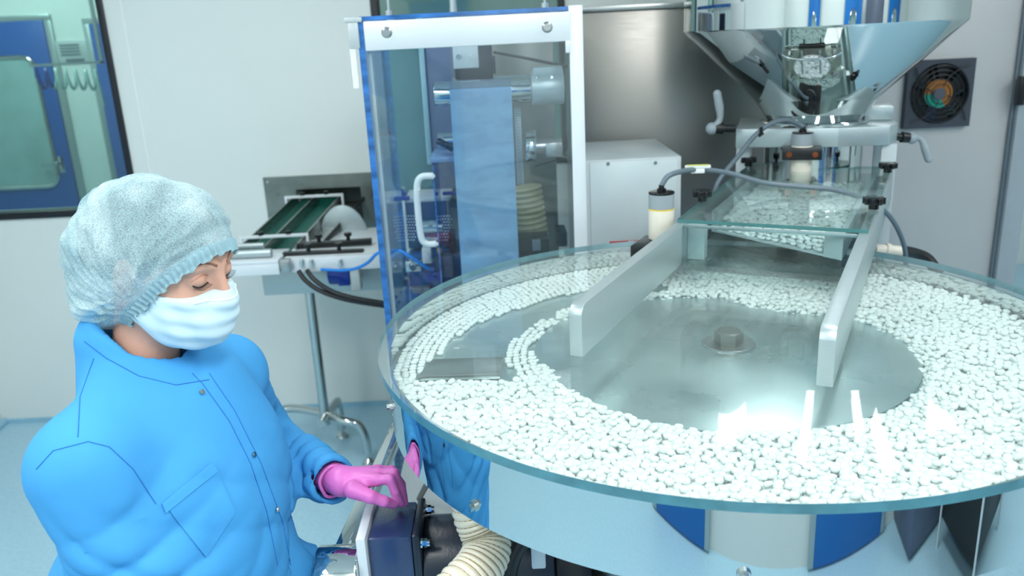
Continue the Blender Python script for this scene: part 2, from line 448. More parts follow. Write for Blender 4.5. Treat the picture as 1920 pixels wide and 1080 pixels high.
tab = thing('tablet_turntable', 'large round tablet feeding table with mirror steel drum and glass lid', 'turntable', (TC.x, TC.y, 0))
MT = T(*TC)
drum = MB(MT).lathe([(0.585, 1.120), (0.585, 1.2365), (0.581, 1.2365), (0.581, 1.120), (0.585, 1.120)], seg=180).build('drum_wall', M_MIRROR, tab, sharp=25)
MB(MT).lathe([(0, 1.1905), (0.5805, 1.1905), (0.5805, 1.178), (0, 1.178)], seg=128).build('turntable_disc', M_DISC, tab)
MB(MT).lathe([(0, 1.1985), (0.325, 1.1985), (0.33, 1.1965), (0.33, 1.1905)], seg=128).build('hub_plate', M_DISC, tab)
MB(MT @ T(0.022, 0.012, 0)).lathe([(0, 1.2025), (0.046, 1.2025), (0.048, 1.201), (0.048, 1.1985)], seg=48).build('washer', M_BRUSH, tab)
MB(MT @ T(0.022, 0.012, 0) @ RZ(12)).hexn((0, 0, 1.2025), (0, 0, 1.222), 0.0255).cyl((0, 0, 1.222), (0, 0, 1.2245), 0.0235, 0.020).build('hex_bolt', M_BOLT, tab)
# glass lid: disc with a straight bay where the chute empties
N = 240; poly = []; tt0 = -0.02
inside = []
for k in range(N):
    A = 2 * math.pi * k / N; P = Vector((TC.x + TR * math.cos(A), TC.y + TR * math.sin(A), 0)); t_, n_ = tn(P)
    inside.append(0.0 < n_ < 0.365 and t_ > tt0); poly.append((P.x, P.y))
st = next(k for k in range(N) if inside[k - 1] and not inside[k])
lp = [poly[(st + k) % N] for k in range(N) if not inside[(st + k) % N]]


def circ_hit(n_):
    c_t, c_n = tn(TC); return c_t + math.sqrt(TR * TR - (n_ - c_n) ** 2)


for (t_, n_) in ((circ_hit(0.0), 0.0), (tt0, 0.0), (tt0, 0.365), (circ_hit(0.365), 0.365)):
    q = chp(t_, n_, 0); lp.append((q.x, q.y))
lid = MB().prism(lp, GB, TOP).build('glass_lid', [G_LID, M_LEDGE], tab, sharp=40, mfn=lambda f: 0 if abs(f.normal.z) > 0.5 or (f.calc_center_median().xy - TC.xy).length < TR - .004 else 1)
for px, py in ((888, 948), (735, 760), (1395, 1078)):
    r_ = ray(px, py)                                   # lies on the drum's outer wall
    a_ = r_[0] ** 2 + r_[1] ** 2; b_ = -2 * (r_[0] * TC.x + r_[1] * TC.y); c_ = TC.x ** 2 + TC.y ** 2 - 0.585 ** 2
    dsc = b_ * b_ - 4 * a_ * c_
    s_ = (-b_ - math.sqrt(max(dsc, 0))) / (2 * a_); P = Vector((r_[0] * s_, r_[1] * s_, ZC + r_[2] * s_)); P.z = max(P.z, 1.135)
    nn = Vector((P.x - TC.x, P.y - TC.y, 0)).normalized()
    MB().cyl(P - nn * .002, P + nn * 0.004, 0.0085, seg=20).hexn(P + nn * .004, P + nn * .009, 0.0062).build('drum_screw', M_STEEL, tab)
# guide rail of the outer lane
ga = onz(784, 716, 1.19); gb = onz(938, 712, 1.19); gc = onz(944, 680, 1.19); gd = onz(812, 684, 1.19)
gm = MB(); gm.prism([(ga.x, ga.y), (gb.x, gb.y), (gc.x, gc.y), (gd.x, gd.y)], 1.1915, 1.2015, bev=0.001); gm.build('lane_guide', M_BRUSH, tab)
# pedestal, deck, frame
MB(MT).cyl((0, 0, 0.02), (0, 0, 1.12), 0.30, seg=96).cyl((0, 0, 1.10), (0, 0, 1.12), 0.56, seg=96).build('pedestal', M_BRUSH, tab)
for k, (x, y) in enumerate(((0.022, 1.20), (0.022, 1.6), (0.75, 1.6), (0.75, 1.2))):
    MB().box(x - .012, x + .012, y - .012, y + .012, 0.0, 1.1195, 0.002).build('leg', M_ALUW, tab)

# ---- tablets
def pill_mesh(name='tablet'):
    R = 0.0063; h = 0.0019; d = 0.0019
    prof = [(0, -h - d), (R * .5, -h - d * .8), (R * .85, -h - d * .28), (R, -h), (R, h), (R * .85, h + d * .28), (R * .5, h + d * .8), (0, h + d)]
    m = MB().lathe(prof, seg=14); bm = m.bm
    for f in bm.faces: f.smooth = True
    bmesh.ops.recalc_face_normals(bm, faces=bm.faces[:])
    me = bpy.data.meshes.new(name); bm.to_mesh(me); bm.free(); me.materials.append(M_PILL); return me


PM = pill_mesh()
pv = np.array([v.co[:] for v in PM.vertices]); pf = [tuple(p.vertices) for p in PM.polygons]


def pill_heap(name, mats, parent=None):
    """one mesh for an uncountable heap of tablets"""
    nv = len(pv); V = []; FV = []
    n = len(mats)
    A = np.array([np.array(m.to_3x3()) for m in mats]); Tt = np.array([m.translation[:] for m in mats])
    V = (np.einsum('nij,vj->nvi', A, pv) + Tt[:, None, :]).reshape(-1, 3)
    lens = np.array([len(f) for f in pf]); flat = np.concatenate([np.array(f) for f in pf])
    loops = (flat[None, :] + (np.arange(n) * nv)[:, None]).reshape(-1)
    tot = np.tile(lens, n); start = np.concatenate([[0], np.cumsum(tot)[:-1]])
    me = bpy.data.meshes.new(name); me.vertices.add(len(V)); me.vertices.foreach_set('co', V.reshape(-1).astype('f'))
    me.loops.add(len(loops)); me.loops.foreach_set('vertex_index', loops.astype('i'))
    me.polygons.add(len(tot)); me.polygons.foreach_set('loop_start', start.astype('i')); me.polygons.foreach_set('loop_total', tot.astype('i'))
    me.polygons.foreach_set('use_smooth', np.ones(len(tot), dtype=bool)); me.update(calc_edges=True); me.materials.append(M_PILL)
    o = link(name, me, parent); return o


def rmat(x, y, z, tilt):
    return Matrix.Translation((x, y, z)) @ Matrix.Rotation(random.uniform(0, 6.28), 4, 'Z') @ Matrix.Rotation(math.radians(random.gauss(0, tilt)), 4, 'X') @ Matrix.Rotation(random.uniform(0, 6.28), 4, 'Z')


def inpoly(x, y, P):
    c = False; j = len(P) - 1
    for i in range(len(P)):
        if (P[i][1] > y) != (P[j][1] > y) and x < (P[j][0] - P[i][0]) * (y - P[i][1]) / (P[j][1] - P[i][1]) + P[i][0]: c = not c
        j = i
    return c


HUB = [(1002, 640), (1022, 620), (1051, 605), (1075, 597), (1140, 578), (1213, 563), (1285, 561), (1360, 562), (1397, 575), (1472, 588), (1563, 594), (1600, 604), (1640, 616), (1690, 642), (1722, 672), (1728, 700), (1722, 735), (1690, 763), (1640, 785), (1560, 803), (1440, 813), (1330, 812), (1200, 790), (1170, 779), (1115, 761), (1061, 725), (1037, 695), (1007, 671), (992, 655)]
LANE = [(784, 720), (783, 704), (801, 679), (826, 660), (843, 640), (857, 627), (879, 613), (900, 601), (937, 589), (957, 581), (998, 570), (1022, 560), (1051, 552), (1104, 543), (1160, 538), (1213, 543), (1240, 530), (1262, 545), (1213, 553), (1120, 570), (1075, 581), (1047, 585), (1030, 595), (1014, 601), (998, 615), (977, 622), (967, 634), (947, 650), (944, 671), (959, 689), (971, 710), (965, 716)]
HUBW = [onz(x, y, 1.197)[:2] for x, y in HUB]; LANEW = [onz(x, y, 1.197)[:2] for x, y in LANE]
LMASK = [onz(x, y, 1.197)[:2] for x, y in [(600, 716), (784, 716), (971, 712), (1010, 700), (990, 640), (1075, 560), (1300, 545), (1300, 400), (900, 400), (600, 560)]]
pills = []
S = 0.0122; rows = int(1.3 / (S * .866))


def dens(x, y):
    """0 none, 1 single layer, 3 heap"""
    r = math.hypot(x - TC.x, y - TC.y)
    if r > 0.572: return 0
    if inpoly(x, y, HUBW) or inpoly(x, y, LANEW): return 0
    if inpoly(x, y, LMASK): return 1
    return 3


# lanes: ordered rings around the table; heap: loose hexagonal packing in layers
for k in range(24):
    r = 0.5715 - k * 0.0131
    n = int(2 * math.pi * r / 0.0138); ph = random.random()
    for i in range(n):
        A = 2 * math.pi * (i + ph + random.gauss(0, .05)) / n; x = TC.x + r * math.cos(A); y = TC.y + r * math.sin(A)
        if dens(x, y) == 1: pills.append(rmat(x + random.gauss(0, .0010), y + random.gauss(0, .0010), 1.1949 + random.uniform(0, .0006), 3))
for layer, (z, sp, tilt, keep) in enumerate(((1.1955, 0.0130, 6, 1.0), (1.2008, 0.0126, 13, 0.95), (1.2056, 0.0129, 19, 0.76))):
    nr = int(1.25 / (sp * .866))
    for j in range(nr):
        for i in range(int(1.25 / sp)):
            x = TC.x - 0.62 + (i + 0.5 * (j % 2) + 0.33 * layer) * sp + random.gauss(0, sp * .17); y = TC.y - 0.62 + j * sp * .866 + 0.4 * layer * sp + random.gauss(0, sp * .17)
            if dens(x, y) != 3 or random.random() > keep: continue
            if layer:
                # heap gets lower towards its inner edge
                if any(dens(x + dx * layer, y + dy * layer) != 3 and math.hypot(x + dx * layer - TC.x, y + dy * layer - TC.y) < 0.56 for dx, dy in ((.008, 0), (-.008, 0), (0, .008), (0, -.008))): continue
            pills.append(rmat(x, y, z + random.gauss(0, .0010), tilt))
# a few stray ones
for px, py in ((1380, 556), (1290, 556), (1258, 556), (1395, 572), (1408, 571), (1440, 573), (1477, 586), (1524, 588), (1547, 588), (1310, 548), (1225, 556), (1243, 556)):
    q = onz(px, py, 1.197); pills.append(rmat(q.x, q.y, 1.197 if math.hypot(q.x - TC.x, q.y - TC.y) > 0.33 else 1.2025, 2))


def look(m):
    p = m.translation; v = Vector((p.x, p.y, p.z - ZC)); depth = v.dot(-az)
    x = 960 + F_PX * v.dot(ax) / depth; y = 540 - F_PX * v.dot(ay) / depth
    return x, y, depth


cand = sorted([(look(m)[2], i) for i, m in enumerate(pills) if 0 < look(m)[0] < 1915 and m.translation.z > 1.2042])[:300]
sel = set(i for _, i in cand)
first = True
for _, i in cand:
    o = bpy.data.objects.new('tablet', PM); COL.objects.link(o); o.matrix_world = pills[i]
    tag(o, 'white round tablet on top of the heap nearest the front rim of the round table', 'tablet', 'nearest tablets on the turntable')
rest = pill_heap('tablet_heap', [m for i, m in enumerate(pills) if i not in sel])
tag(rest, 'white tablets lying in a wide ring and curved lanes on the round turntable', 'tablets', kind='stuff')
print('pills', len(pills))

# ================================================================== FEED CHUTE
chute = thing('feed_chute', 'straight feed chute with two aluminium side bars and clear cover below the hopper', 'chute', tuple(chp(0, 0, TOP)))


def bar(n0, n1, t0):
    R = 0.022; P = [(0.80, 0), (0.80, 0.0868), (t0 + R, 0.0868)]
    P += [(t0 + R - R * math.sin(a), 0.0868 - R + R * math.cos(a)) for a in [math.radians(15 * k) for k in range(1, 7)]] + [(t0, 0)]
    M = MC @ T(0, -n0, TOP + 0.0002) @ RX(90)
    return MB(M).prism(P, 0, n1 - n0, bev=0.0012)


bar(-0.010, 0.012, -0.604).build('side_bar', M_ALU, chute)
bar(0.365, 0.388, -0.590).build('side_bar', M_ALU, chute)
nt_, nn_ = 0.88, 0.18
cov = [(0.0, 0.0), (0.0, 0.378)]
arc = [(nt_ + 0.148 * math.cos(a), nn_ + 0.148 * math.sin(a)) for a in [math.radians(x) for x in range(127, 236, 9)]]
cov = [(0.0, -0.006), (0.0, 0.382), (0.80, 0.382)] + [(t_, n_) for t_, n_ in arc if t_ < 0.80] + [(0.80, -0.006)]
MB(MC).prism([(t_, -n_) for t_, n_ in cov], 1.3372, 1.3452).build('cover_sheet', [G_LID2, M_LEDGE2], chute, mfn=lambda f: 0 if abs(f.normal.z) > 0.5 else 1)
MB(MC).box(-0.024, -0.018, -0.3645, -0.0125, TOP + 0.0003, 1.337).build('baffle', G_CLEAR, chute)
MB(MC).box(-0.018, -0.006, -0.3645, -0.0125, 1.331, 1.337, 0.001).build('cover_rail', M_ALU, chute)
for (t_, n_) in ((0.206, -0.004), (0.745, -0.004), (0.206, 0.377), (0.70, 0.377)):
    k_ = MB(MC @ T(t_, -n_, 0)); k_.cyl((0, 0, 1.3453), (0, 0, 1.3560), 0.011).cyl((0, 0, 1.356), (0, 0, 1.372), 0.0185, bev=0.002)
    for a in range(8): k_.cyl((0.0185 * math.cos(a * .785), 0.0185 * math.sin(a * .785), 1.3565), (0.0185 * math.cos(a * .785), 0.0185 * math.sin(a * .785), 1.3715), 0.0055, bev=0.0015, seg=12)
    k_.build('star_knob', M_BLACKG, chute)
# inner tray with tablets
tray = MB(MC)
TP = [(0.165, 0.045), (-0.008, 0.336), (0.78, 0.336), (0.78, 0.045)]
tray.prism([(t_, -n_) for t_, n_ in TP], 1.2805, 1.2850)
tray.prism([(t_, -n_) for t_, n_ in [(0.17, 0.030), (0.165, 0.045), (0.78, 0.045), (0.78, 0.030)]], 1.2805, 1.331)
tray.prism([(t_, -n_) for t_, n_ in [(0.012, 0.300), (-0.010, 0.338), (0.78, 0.350), (0.78, 0.336), (0.05, 0.328), (0.04, 0.300)]], 1.2805, 1.331)
tray.build('tray', M_GREYP, chute)
MB(MC).box(0.02, 0.05, -0.05, -0.012, 1.2505, 1.331, 0.002).build('tray_support', M_GREYP, chute)
MB(MC).box(0.20, 0.78, -0.364, -0.0125, 1.2503, 1.254, 0.0).build('chute_floor', M_BRUSH, chute)
tp = []
for layer, (z, keep) in enumerate(((1.289, 1), (1.295, .95), (1.302, .9), (1.308, .6))):
    for j in range(60):
        for i in range(24):
            t_ = 0.0 + j * 0.0113 + random.gauss(0, .0012) + layer * .004; n_ = 0.055 + (i + .5 * (j % 2)) * 0.0125 + random.gauss(0, .0012)
            lim = 0.165 + (n_ - 0.045) * (-0.173 / 0.291)
            if t_ < lim + 0.006 + layer * 0.007 or n_ > 0.297 + (t_ > .06) * .02 or random.random() > keep: continue
            if layer < 2 and t_ > lim + 0.06 and layer == 0: continue
            if math.hypot(t_ - nt_, n_ - nn_) < 0.155 and layer > 2: continue
            zz = z + 0.012 * max(0, t_ - .2)
            q = chp(t_, n_, zz); tp.append(rmat(q.x, q.y, q.z + random.gauss(0, .0008), 22))
o = pill_heap('tray_tablet_heap', tp); tag(o, 'white tablets heaped in the tray under the clear chute cover', 'tablets', kind='stuff')

# ================================================================== HOPPER
HX, HY = 0.917, 2.473
hop = thing('tablet_hopper', 'large polished steel conical hopper above the feed chute', 'hopper', (HX, HY, 1.30)); MH = T(HX, HY, 0)
MB(MH).lathe([(0.125, 1.462), (0.1755, 1.535), (0.1785, 1.538), (0.378, 1.729), (0.381, 1.735), (0.381, 2.42), (0.386, 2.425), (0.386, 2.435), (0.376, 2.435), (0.376, 1.739), (0.174, 1.545), (0.121, 1.462), (0.125, 1.462)], seg=160).build('hopper_shell', M_MIRROR, hop, sharp=20)
MB(MH).lathe([(0.140, 1.300), (0.140, 1.462), (0.136, 1.462), (0.136, 1.300), (0.140, 1.300)], seg=96).build('outlet_tube', M_STEEL, hop)
MB(MH).lathe([(0.124, 1.4615), (0.150, 1.4615), (0.152, 1.466), (0.150, 1.470), (0.131, 1.470)], seg=96).build('outlet_flange', M_STEEL, hop)
# collar plate under the cone
MP = T(HX, HY, 0) @ RZ(72)
cp = [(-0.155, 0.215), (-0.155, -0.06), (-0.12, -0.195), (-0.06, -0.222), (0.16, -0.222), (0.16, 0.215)]
collar = MB(MP).prism(cp, 1.408, 1.4605, bev=0.002)
collar.build('collar_plate', M_ALU, hop)
MB(MP).box(0.02, 0.15, -0.218, -0.14, 1.461, 1.50, 0.002).build('collar_block', M_ALU, hop)
for y_ in (0.195, -0.200):
    MB(MP).box(-0.10, -0.085, y_ - .02, y_ + .02, 1.10, 1.4078, 0.001).build('leg', M_GREYP, hop)
    MB(MP).box(0.09, 0.105, y_ - .02, y_ + .02, 1.10, 1.4078, 0.001).build('leg', M_GREYP, hop)
# clamp levers
def lever(base, d, tip, mid):
    l = MB().cyl(base, base + d * 0.035, 0.011).cyl(base + d * 0.035, base + d * 0.06, 0.016, 0.014)
    l.build('clamp_boss', M_BLACK, hop)
    b2 = base + d * 0.05
    MB().sph(b2 + d * .016, 0.017).tube([b2 + d * .016, mid, tip], 0.012, rfn=lambda s: 0.0155 - 0.007 * math.sin(min(s * 1.15, 1) * 3.14) if s < .8 else 0.0115, seg=14).sph(tip, 0.0115).build('clamp_lever', M_CABLE if False else M_GREYS, hop)


lb = ony(1378, 241, 2.36); lever(lb, (ony(1352, 241, 2.36) - lb).normalized(), ony(1345, 176, 2.36), ony(1350, 222, 2.36))
rb = ony(1668, 255, 2.40); lever(rb, (ony(1700, 258, 2.40) - rb).normalized(), ony(1741, 298, 2.38), ony(1728, 262, 2.39))
# sight glass on the cone
cbm = bmesh.new(); bmesh.ops.create_cone(cbm, segments=128, radius1=0.1785, radius2=0.378, depth=0.191, cap_ends=False); cbm.transform(T(HX, HY, 1.6355)); cbvh = BVHTree.FromBMesh(cbm)
hit, nrm, _, _ = cbvh.ray_cast(Vector((0, 0, ZC)), Vector(ray(1523, 116)))
if nrm.dot(Vector(ray(1523, 116))) > 0: nrm = -nrm
zz = nrm; xx = Vector((0, 0, 1)).cross(zz).normalized(); yy = zz.cross(xx)
MS = Matrix(((xx.x, yy.x, zz.x, hit.x), (xx.y, yy.y, zz.y, hit.y), (xx.z, yy.z, zz.z, hit.z), (0, 0, 0, 1))) @ Matrix.Diagonal((.84, .84, .84, 1))
sg = MB(MS).prism(rrect(0.17, 0.135, 0.012), 0.0075, 0.0105)
sg.build('sight_plate', glass('sight acrylic', (236, 240, 236), 0.05, haze=0.22, hazecol=(176, 180, 172)), hop)
MB(MS).prism(rrect(0.075, 0.150, 0.004, cy=0.005), 0.0038, 0.0070).build('sight_gasket', M_BLACK, hop)
MB(MS).cyl((0, -0.01, 0.0108), (0, -0.01, 0.013), 0.054, seg=48).build('sight_disc', M_GREYP, hop)
for sx in (-1, 1):
    for sy in (-1, 1):
        MB(MS).cyl((sx * .064, sy * .048, 0.004), (sx * .064, sy * .048, 0.018), 0.0085).hexn((sx * .064, sy * .048, .018), (sx * .064, sy * .048, .026), 0.0075).cyl((sx * .064, sy * .048, .026), (sx * .064, sy * .048, .031), 0.004).build('sight_nut', M_STEEL, hop)
    MB(MS).cyl((sx * .026, -0.022, 0.026), (sx * .026, 0.085, 0.034), 0.0028).build('sight_pin', M_STEEL, hop)
MB(MS).tube([(-0.085, 0.055, 0.016), (-0.06, 0.053, 0.03), (0, 0.050, 0.036), (0.06, 0.053, 0.03), (0.085, 0.055, 0.016)], 0.0035).build('sight_handle', M_STEEL, hop)
sp = []
for k in range(120):
    a = random.uniform(0, 6.28); r_ = 0.046 * math.sqrt(random.random())
    m = MS @ T(r_ * math.cos(a), -0.01 + r_ * math.sin(a), 0.0150 + random.uniform(-.001, .001)) @ Matrix.Rotation(random.gauss(0, .35), 4, 'X') @ Matrix.Rotation(random.gauss(0, .35), 4, 'Y')
    sp.append(m)
o = pill_heap('window_tablet_heap', sp); tag(o, 'white tablets behind the small round window of the steel hopper', 'tablets', kind='stuff')

# ================================================================== LEVEL SENSORS AND CABLES
def sensor(label, P, r, z0, z1, zc, ring=True):
    s = thing('level_sensor', label, 'sensor', tuple(P))
    MS_ = T(P.x, P.y, 0)
    MB(MS_).cyl((0, 0, z0), (0, 0, zc), r, bev=0.0008, seg=40).build('sensor_body', M_CREAM, s)
    MB(MS_).cyl((0, 0, zc + .0032), (0, 0, z1), r, seg=40).build('sensor_cap', M_GREYS, s)
    MB(MS_).cyl((0, 0, zc), (0, 0, zc + .0032), r * (1.004), seg=40).build('colour_ring', M_YELL if ring else M_GREYS, s)
    MB(MS_).cyl((0, 0, z1), (0, 0, z1 + .0045), r * 1.01, bev=0.001, seg=40).cyl((0, 0, z1 + .0045), (0, 0, z1 + .012), r * .36, seg=20).cyl((0, 0, z1 + .012), (0, 0, z1 + .02), r * .22, seg=20).build('cable_gland', M_BLACKG, s)
    return s


S1 = ony(1240, 400, 1.885); s1z0 = ony(1240, 446, 1.885).z; s1z1 = ony(1240, 363, 1.885).z; s1zc = ony(1240, 392, 1.885).z
sA = sensor('cream cylindrical level sensor with yellow ring beside the left bar of the chute', Vector((S1.x, S1.y, s1z0)), 0.0295, s1z0, s1z1, s1zc)
MB(MC).box(0.0, 0.11, 0.0105, 0.115, s1z0 - 0.032, s1z0 - 0.001, 0.003).build('sensor_bracket', M_BLACK, sA)
S2 = chp(nt_ - 0.20, nn_ - 0.045, 1.3)
s2t = ony(1506, 252, S2.y)
S2x = ony(1503, 290, S2.y).x; S2 = Vector((S2x, S2.y, 0))
z2c = ony(1503, 272, S2.y).z; z2t = ony(1503, 250, S2.y).z
sB = sensor('cream level sensor in black clamp passing through the clear chute cover', Vector((S2.x, S2.y, 1.318)), 0.0285, 1.318, z2t, z2c, ring=False)
MK = T(S2.x, S2.y, 0) @ RZ(72)
MB(MK).box(-0.046, 0.05, -0.052, 0.052, z2c - 0.036, z2c - 0.004, 0.003).build('clamp_block', M_BLACK, sB)
MB(MK).box(0.032, 0.042, -0.056, 0.056, z2c - 0.02, z2c + 0.048, 0.006).build('clamp_plate', M_BLACK, sB)
for s_ in (-1, 1):
    MB(MK).cyl((-0.0462, s_ * .034, z2c - .02), (-0.049, s_ * .034, z2c - .02), 0.0075).build('clamp_screw', M_COPPER, sB)
    MB(MK).cyl((0.032, s_ * .044, z2c + .022), (0.026, s_ * .044, z2c + .022), 0.0095).hexn((0.026, s_ * .044, z2c + .022), (0.024, s_ * .044, z2c + .022), 0.005).build('clamp_bolt', M_STEEL, sB)

c1 = thing('sensor_cable', 'grey sensor cable with yellow tag sagging across the clear chute cover', 'cable', tuple(S1))
z_ = s1z1 + 0.018
cpts = [(S1.x, S1.y, z_), tuple(ony(1252, 331, 1.89)), tuple(ony(1275, 322, 1.92)), tuple(ony(1310, 318, 1.98)), tuple(ony(1365, 324, 2.02)), tuple(ony(1430, 342, 2.02)), tuple(ony(1500, 350, 2.0)), tuple(ony(1570, 357, 1.98)), tuple(ony(1640, 382, 1.98)), tuple(ony(1675, 415, 2.05)), tuple(ony(1695, 460, 2.12)), tuple(ony(1699, 500, 2.15))]
MB().tube(cpts, 0.0062, seg=14, smooth=8).build('sheath', M_CABLE, c1)
tg = ony(1308, 318, 1.972)
MB(T(tg.x, tg.y, tg.z) @ RZ(-8)).box(-0.03, 0.03, -0.010, 0.004, 0.004, 0.011, 0.002).box(-0.016, 0.016, -0.009, 0.006, -0.008, 0.004, 0.002).build('tag_holder', M_WHITE, c1)
MB(T(tg.x, tg.y, tg.z) @ RZ(-8)).box(-0.026, 0.026, -0.0115, -0.003, 0.0112, 0.0125, 0.0004).build('tag_label', M_TAG, c1)
c2 = thing('sensor_cable', 'grey cable arching from the clamped sensor down behind the chute', 'cable', (S2.x, S2.y, z2t))
sy = S2.y
cp2 = [(S2.x, S2.y, z2t + .018), tuple(ony(1494, 232, sy)), tuple(ony(1475, 225, sy - .01)), tuple(ony(1445, 232, sy - .02)), tuple(ony(1415, 255, sy - .03)), tuple(ony(1385, 292, sy - .03)), tuple(ony(1360, 322, sy - .03)), tuple(ony(1345, 345, sy - 0.05)), tuple(ony(1338, 380, sy - .05)), tuple(ony(1345, 430, sy - .02))]
MB().tube(cp2, 0.0066, seg=14, smooth=8).build('sheath', M_CABLE, c2)
ct_ = ony(1425, 250, sy - .027)
MB().cyl(ct_ + Vector((.006, 0, .004)), ct_ - Vector((.006, 0, .004)), 0.0085).box(ct_.x - .004, ct_.x + .004, ct_.y - .012, ct_.y - .006, ct_.z, ct_.z + .018).build('cable_tie', M_BLACK, c2)
# pneumatic fitting behind the table, right of the chute
fit = thing('clear_hose_fitting', 'translucent pale hose fitting with black hose behind the round table, right of the chute', 'fitting', tuple(ony(1650, 470, 2.2)))
MB().cyl(ony(1640, 467, 2.2), ony(1690, 471, 2.2), 0.0145).cyl(ony(1660, 468, 2.2), ony(1668, 469, 2.2), 0.018).build('fitting_body', M_CREAM, fit)
MB().tube([ony(1690, 471, 2.2), ony(1715, 475, 2.22), ony(1740, 487, 2.22), ony(1760, 515, 2.2)], 0.016, smooth=6).build('hose', M_BLACK, fit)
q = ony(1652, 468, 2.2); MB().cyl((q.x, 2.2, 0.001), (q.x, 2.2, q.z - .0147), .012).build('stand_pipe', M_STEEL, fit)

# ================================================================== MACHINE CABINETS
mc = thing('machine_cabinet', 'tall brushed steel machine cabinet behind the hopper', 'cabinet', (0.76, 3.3, 0))
MB().box(0.275, 1.262, 3.0, 3.7, 0.0, 1.824, 0.004).build('cabinet_body', M_PANELD, mc)
MB().box(0.265, 1.262, 2.985, 2.9995, 1.812, 1.830, 0.002).build('top_trim', M_BRUSH, mc)
gc_ = thing('grey_cabinet', 'light grey machine cabinet with a cooling fan, right of the hopper', 'cabinet', (1.55, 3.3, 0))
MB().box(1.266, 1.90, 3.0, 3.7, 0.0, 1.79, 0.004).build('cabinet_body', M_PANELL, gc_)
e1 = ony(1855, 515, 2.995).x; e2 = ony(1870, 515, 2.995).x
MB().box(e1, e1 + 0.012, 2.988, 2.9995, 0.1, 1.79, 0.001).build('door_gap_seal', M_CABLE, gc_)
MB().box(e1 + 0.0125, 1.90, 2.97, 2.9995, 0.0, 1.79, 0.003).build('corner_post', M_GREYS, gc_)
hb = ony(1913, 170, 2.96); MB().box(hb.x - .012, hb.x + .012, 2.945, 2.9695, hb.z - .05, hb.z + .05, 0.003).build('hinge', M_BLACK, gc_)
# fan
fx, fz = (ony(1755, 175, 3.0).x, ony(1755, 175, 3.0).z); fs = 0.118
fan = thing('cooling_fan', 'square black cooling fan with wire finger guard on grey cabinet', 'fan', (fx, 2.99, fz))
MF = T(fx, 3.0, fz) @ RX(90)          # local z points at the viewer (-y)
fr = MB(MF); o_ = rrect(2 * fs, 2 * fs, 0.012, 4); n_ = 48
t_ = bmesh.new(); A_ = []; B_ = []
ring = [(0.105 * math.cos(2 * math.pi * k / n_), 0.105 * math.sin(2 * math.pi * k / n_)) for k in range(n_)]


def sqpt(k):
    a = 2 * math.pi * k / n_; c, s = math.cos(a), math.sin(a); m = max(abs(c), abs(s)); return (fs * c / m, fs * s / m)


lv = []
for (f_, z_) in ((lambda k: ring[k], -0.02 + 0.0205), (lambda k: ring[k], 0.026), (sqpt, 0.026), (sqpt, 0.0005)):
    lv.append([t_.verts.new((*f_(k), z_)) for k in range(n_)])
for i in range(4):
    for k in range(n_): t_.faces.new((lv[i][k], lv[i][(k + 1) % n_], lv[(i + 1) % 4][(k + 1) % n_], lv[(i + 1) % 4][k]))
bmesh.ops.recalc_face_normals(t_, faces=t_.faces[:]); fr._add(t_)
fr.build('fan_frame', pm('fan frame grey', (60, 66, 76), 0.4, var=0.05), fan)
MB(MF).cyl((0, 0, 0.0006), (0, 0, 0.003), 0.104, seg=48).build('fan_back', M_BLACK, fan)
imp = MB(MF).cyl((0, 0, 0.003), (0, 0, 0.018), 0.05, seg=40).build('fan_ring', M_FANO, fan)
bl = MB(MF)
for k in range(7):
    a = k * 2 * math.pi / 7
    bl.box(0.048, 0.10, -0.012, 0.018, 0.008, 0.0095, M=RZ(math.degrees(a)) @ RX(28))
bl.build('fan_blades', M_BLACKG, fan)
MB(MF).lathe([(0.0, 0.0185), (0.05, 0.0185), (0.05, 0.018)], seg=40, a0=math.radians(180), a1=math.radians(300)).build('motor_label', M_FANG, imp)
MB(MF).cyl((0, 0, 0.0186), (0, 0, 0.027), 0.021, seg=30).build('fan_hub', pm('fan hub grey', (80, 84, 92), 0.35), fan)
gd_ = MB(MF)
for r_ in (0.034, 0.05, 0.066, 0.082, 0.098):
    gd_.tube([(r_ * math.cos(2 * math.pi * k / 40), r_ * math.sin(2 * math.pi * k / 40), 0.033) for k in range(40)], 0.0019, seg=8, smooth=1, closed=True)
for k in range(4):
    a = math.radians(45 + 90 * k)
    gd_.tube([(math.cos(a + .55 * (1 - s)) * (0.024 + s * 0.112), math.sin(a + .55 * (1 - s)) * (0.024 + s * .112), 0.0345) for s in [j / 8 for j in range(9)]], 0.0021, seg=8, smooth=2)
gd_.build('finger_guard', M_BLACK, fan)

# white control box
cbx = thing('control_box', 'pale grey square control box standing between acrylic enclosure and chute', 'control box', (0.36, 2.55, 0.7))
bx0, bx1, by0, by1, bz = 0.226, 0.500, 2.35, 2.76, 1.398
MB().box(bx0, bx1, by0, by1, 0.70, bz, 0.004).build('box_body', M_GREYP, cbx)
fpn = MB().box(bx0 + 0.012, bx1 - 0.012, by0 - 0.003, by0 - 0.0003, 0.72, bz - 0.008, 0.001).build('front_panel', pm('satin pale panel', (200, 212, 214), 0.35, 0.3, var=0.015), cbx)
for px_, py_ in ((1140, 307), (1229, 305)):
    q = ony(px_, py_, by0 - 0.004); MB().cyl((q.x, by0 - 0.0032, q.z), (q.x, by0 - 0.006, q.z), 0.0048, seg=18).build('panel_screw', M_STEEL, fpn)
MB().box(bx0 + .02, bx1 - .02, by0 + .02, by1 - .02, 0.0, 0.6995).build('stand', M_GREYP, cbx)
la = ony(1143, 453, by0 - 0.005); lb_ = ony(1202, 461, by0 - 0.005)
lab = MB().box(la.x, lb_.x, by0 - 0.0052, by0 - 0.0032, lb_.z, la.z).build('warning_label', M_RED, cbx)
ll = MB()
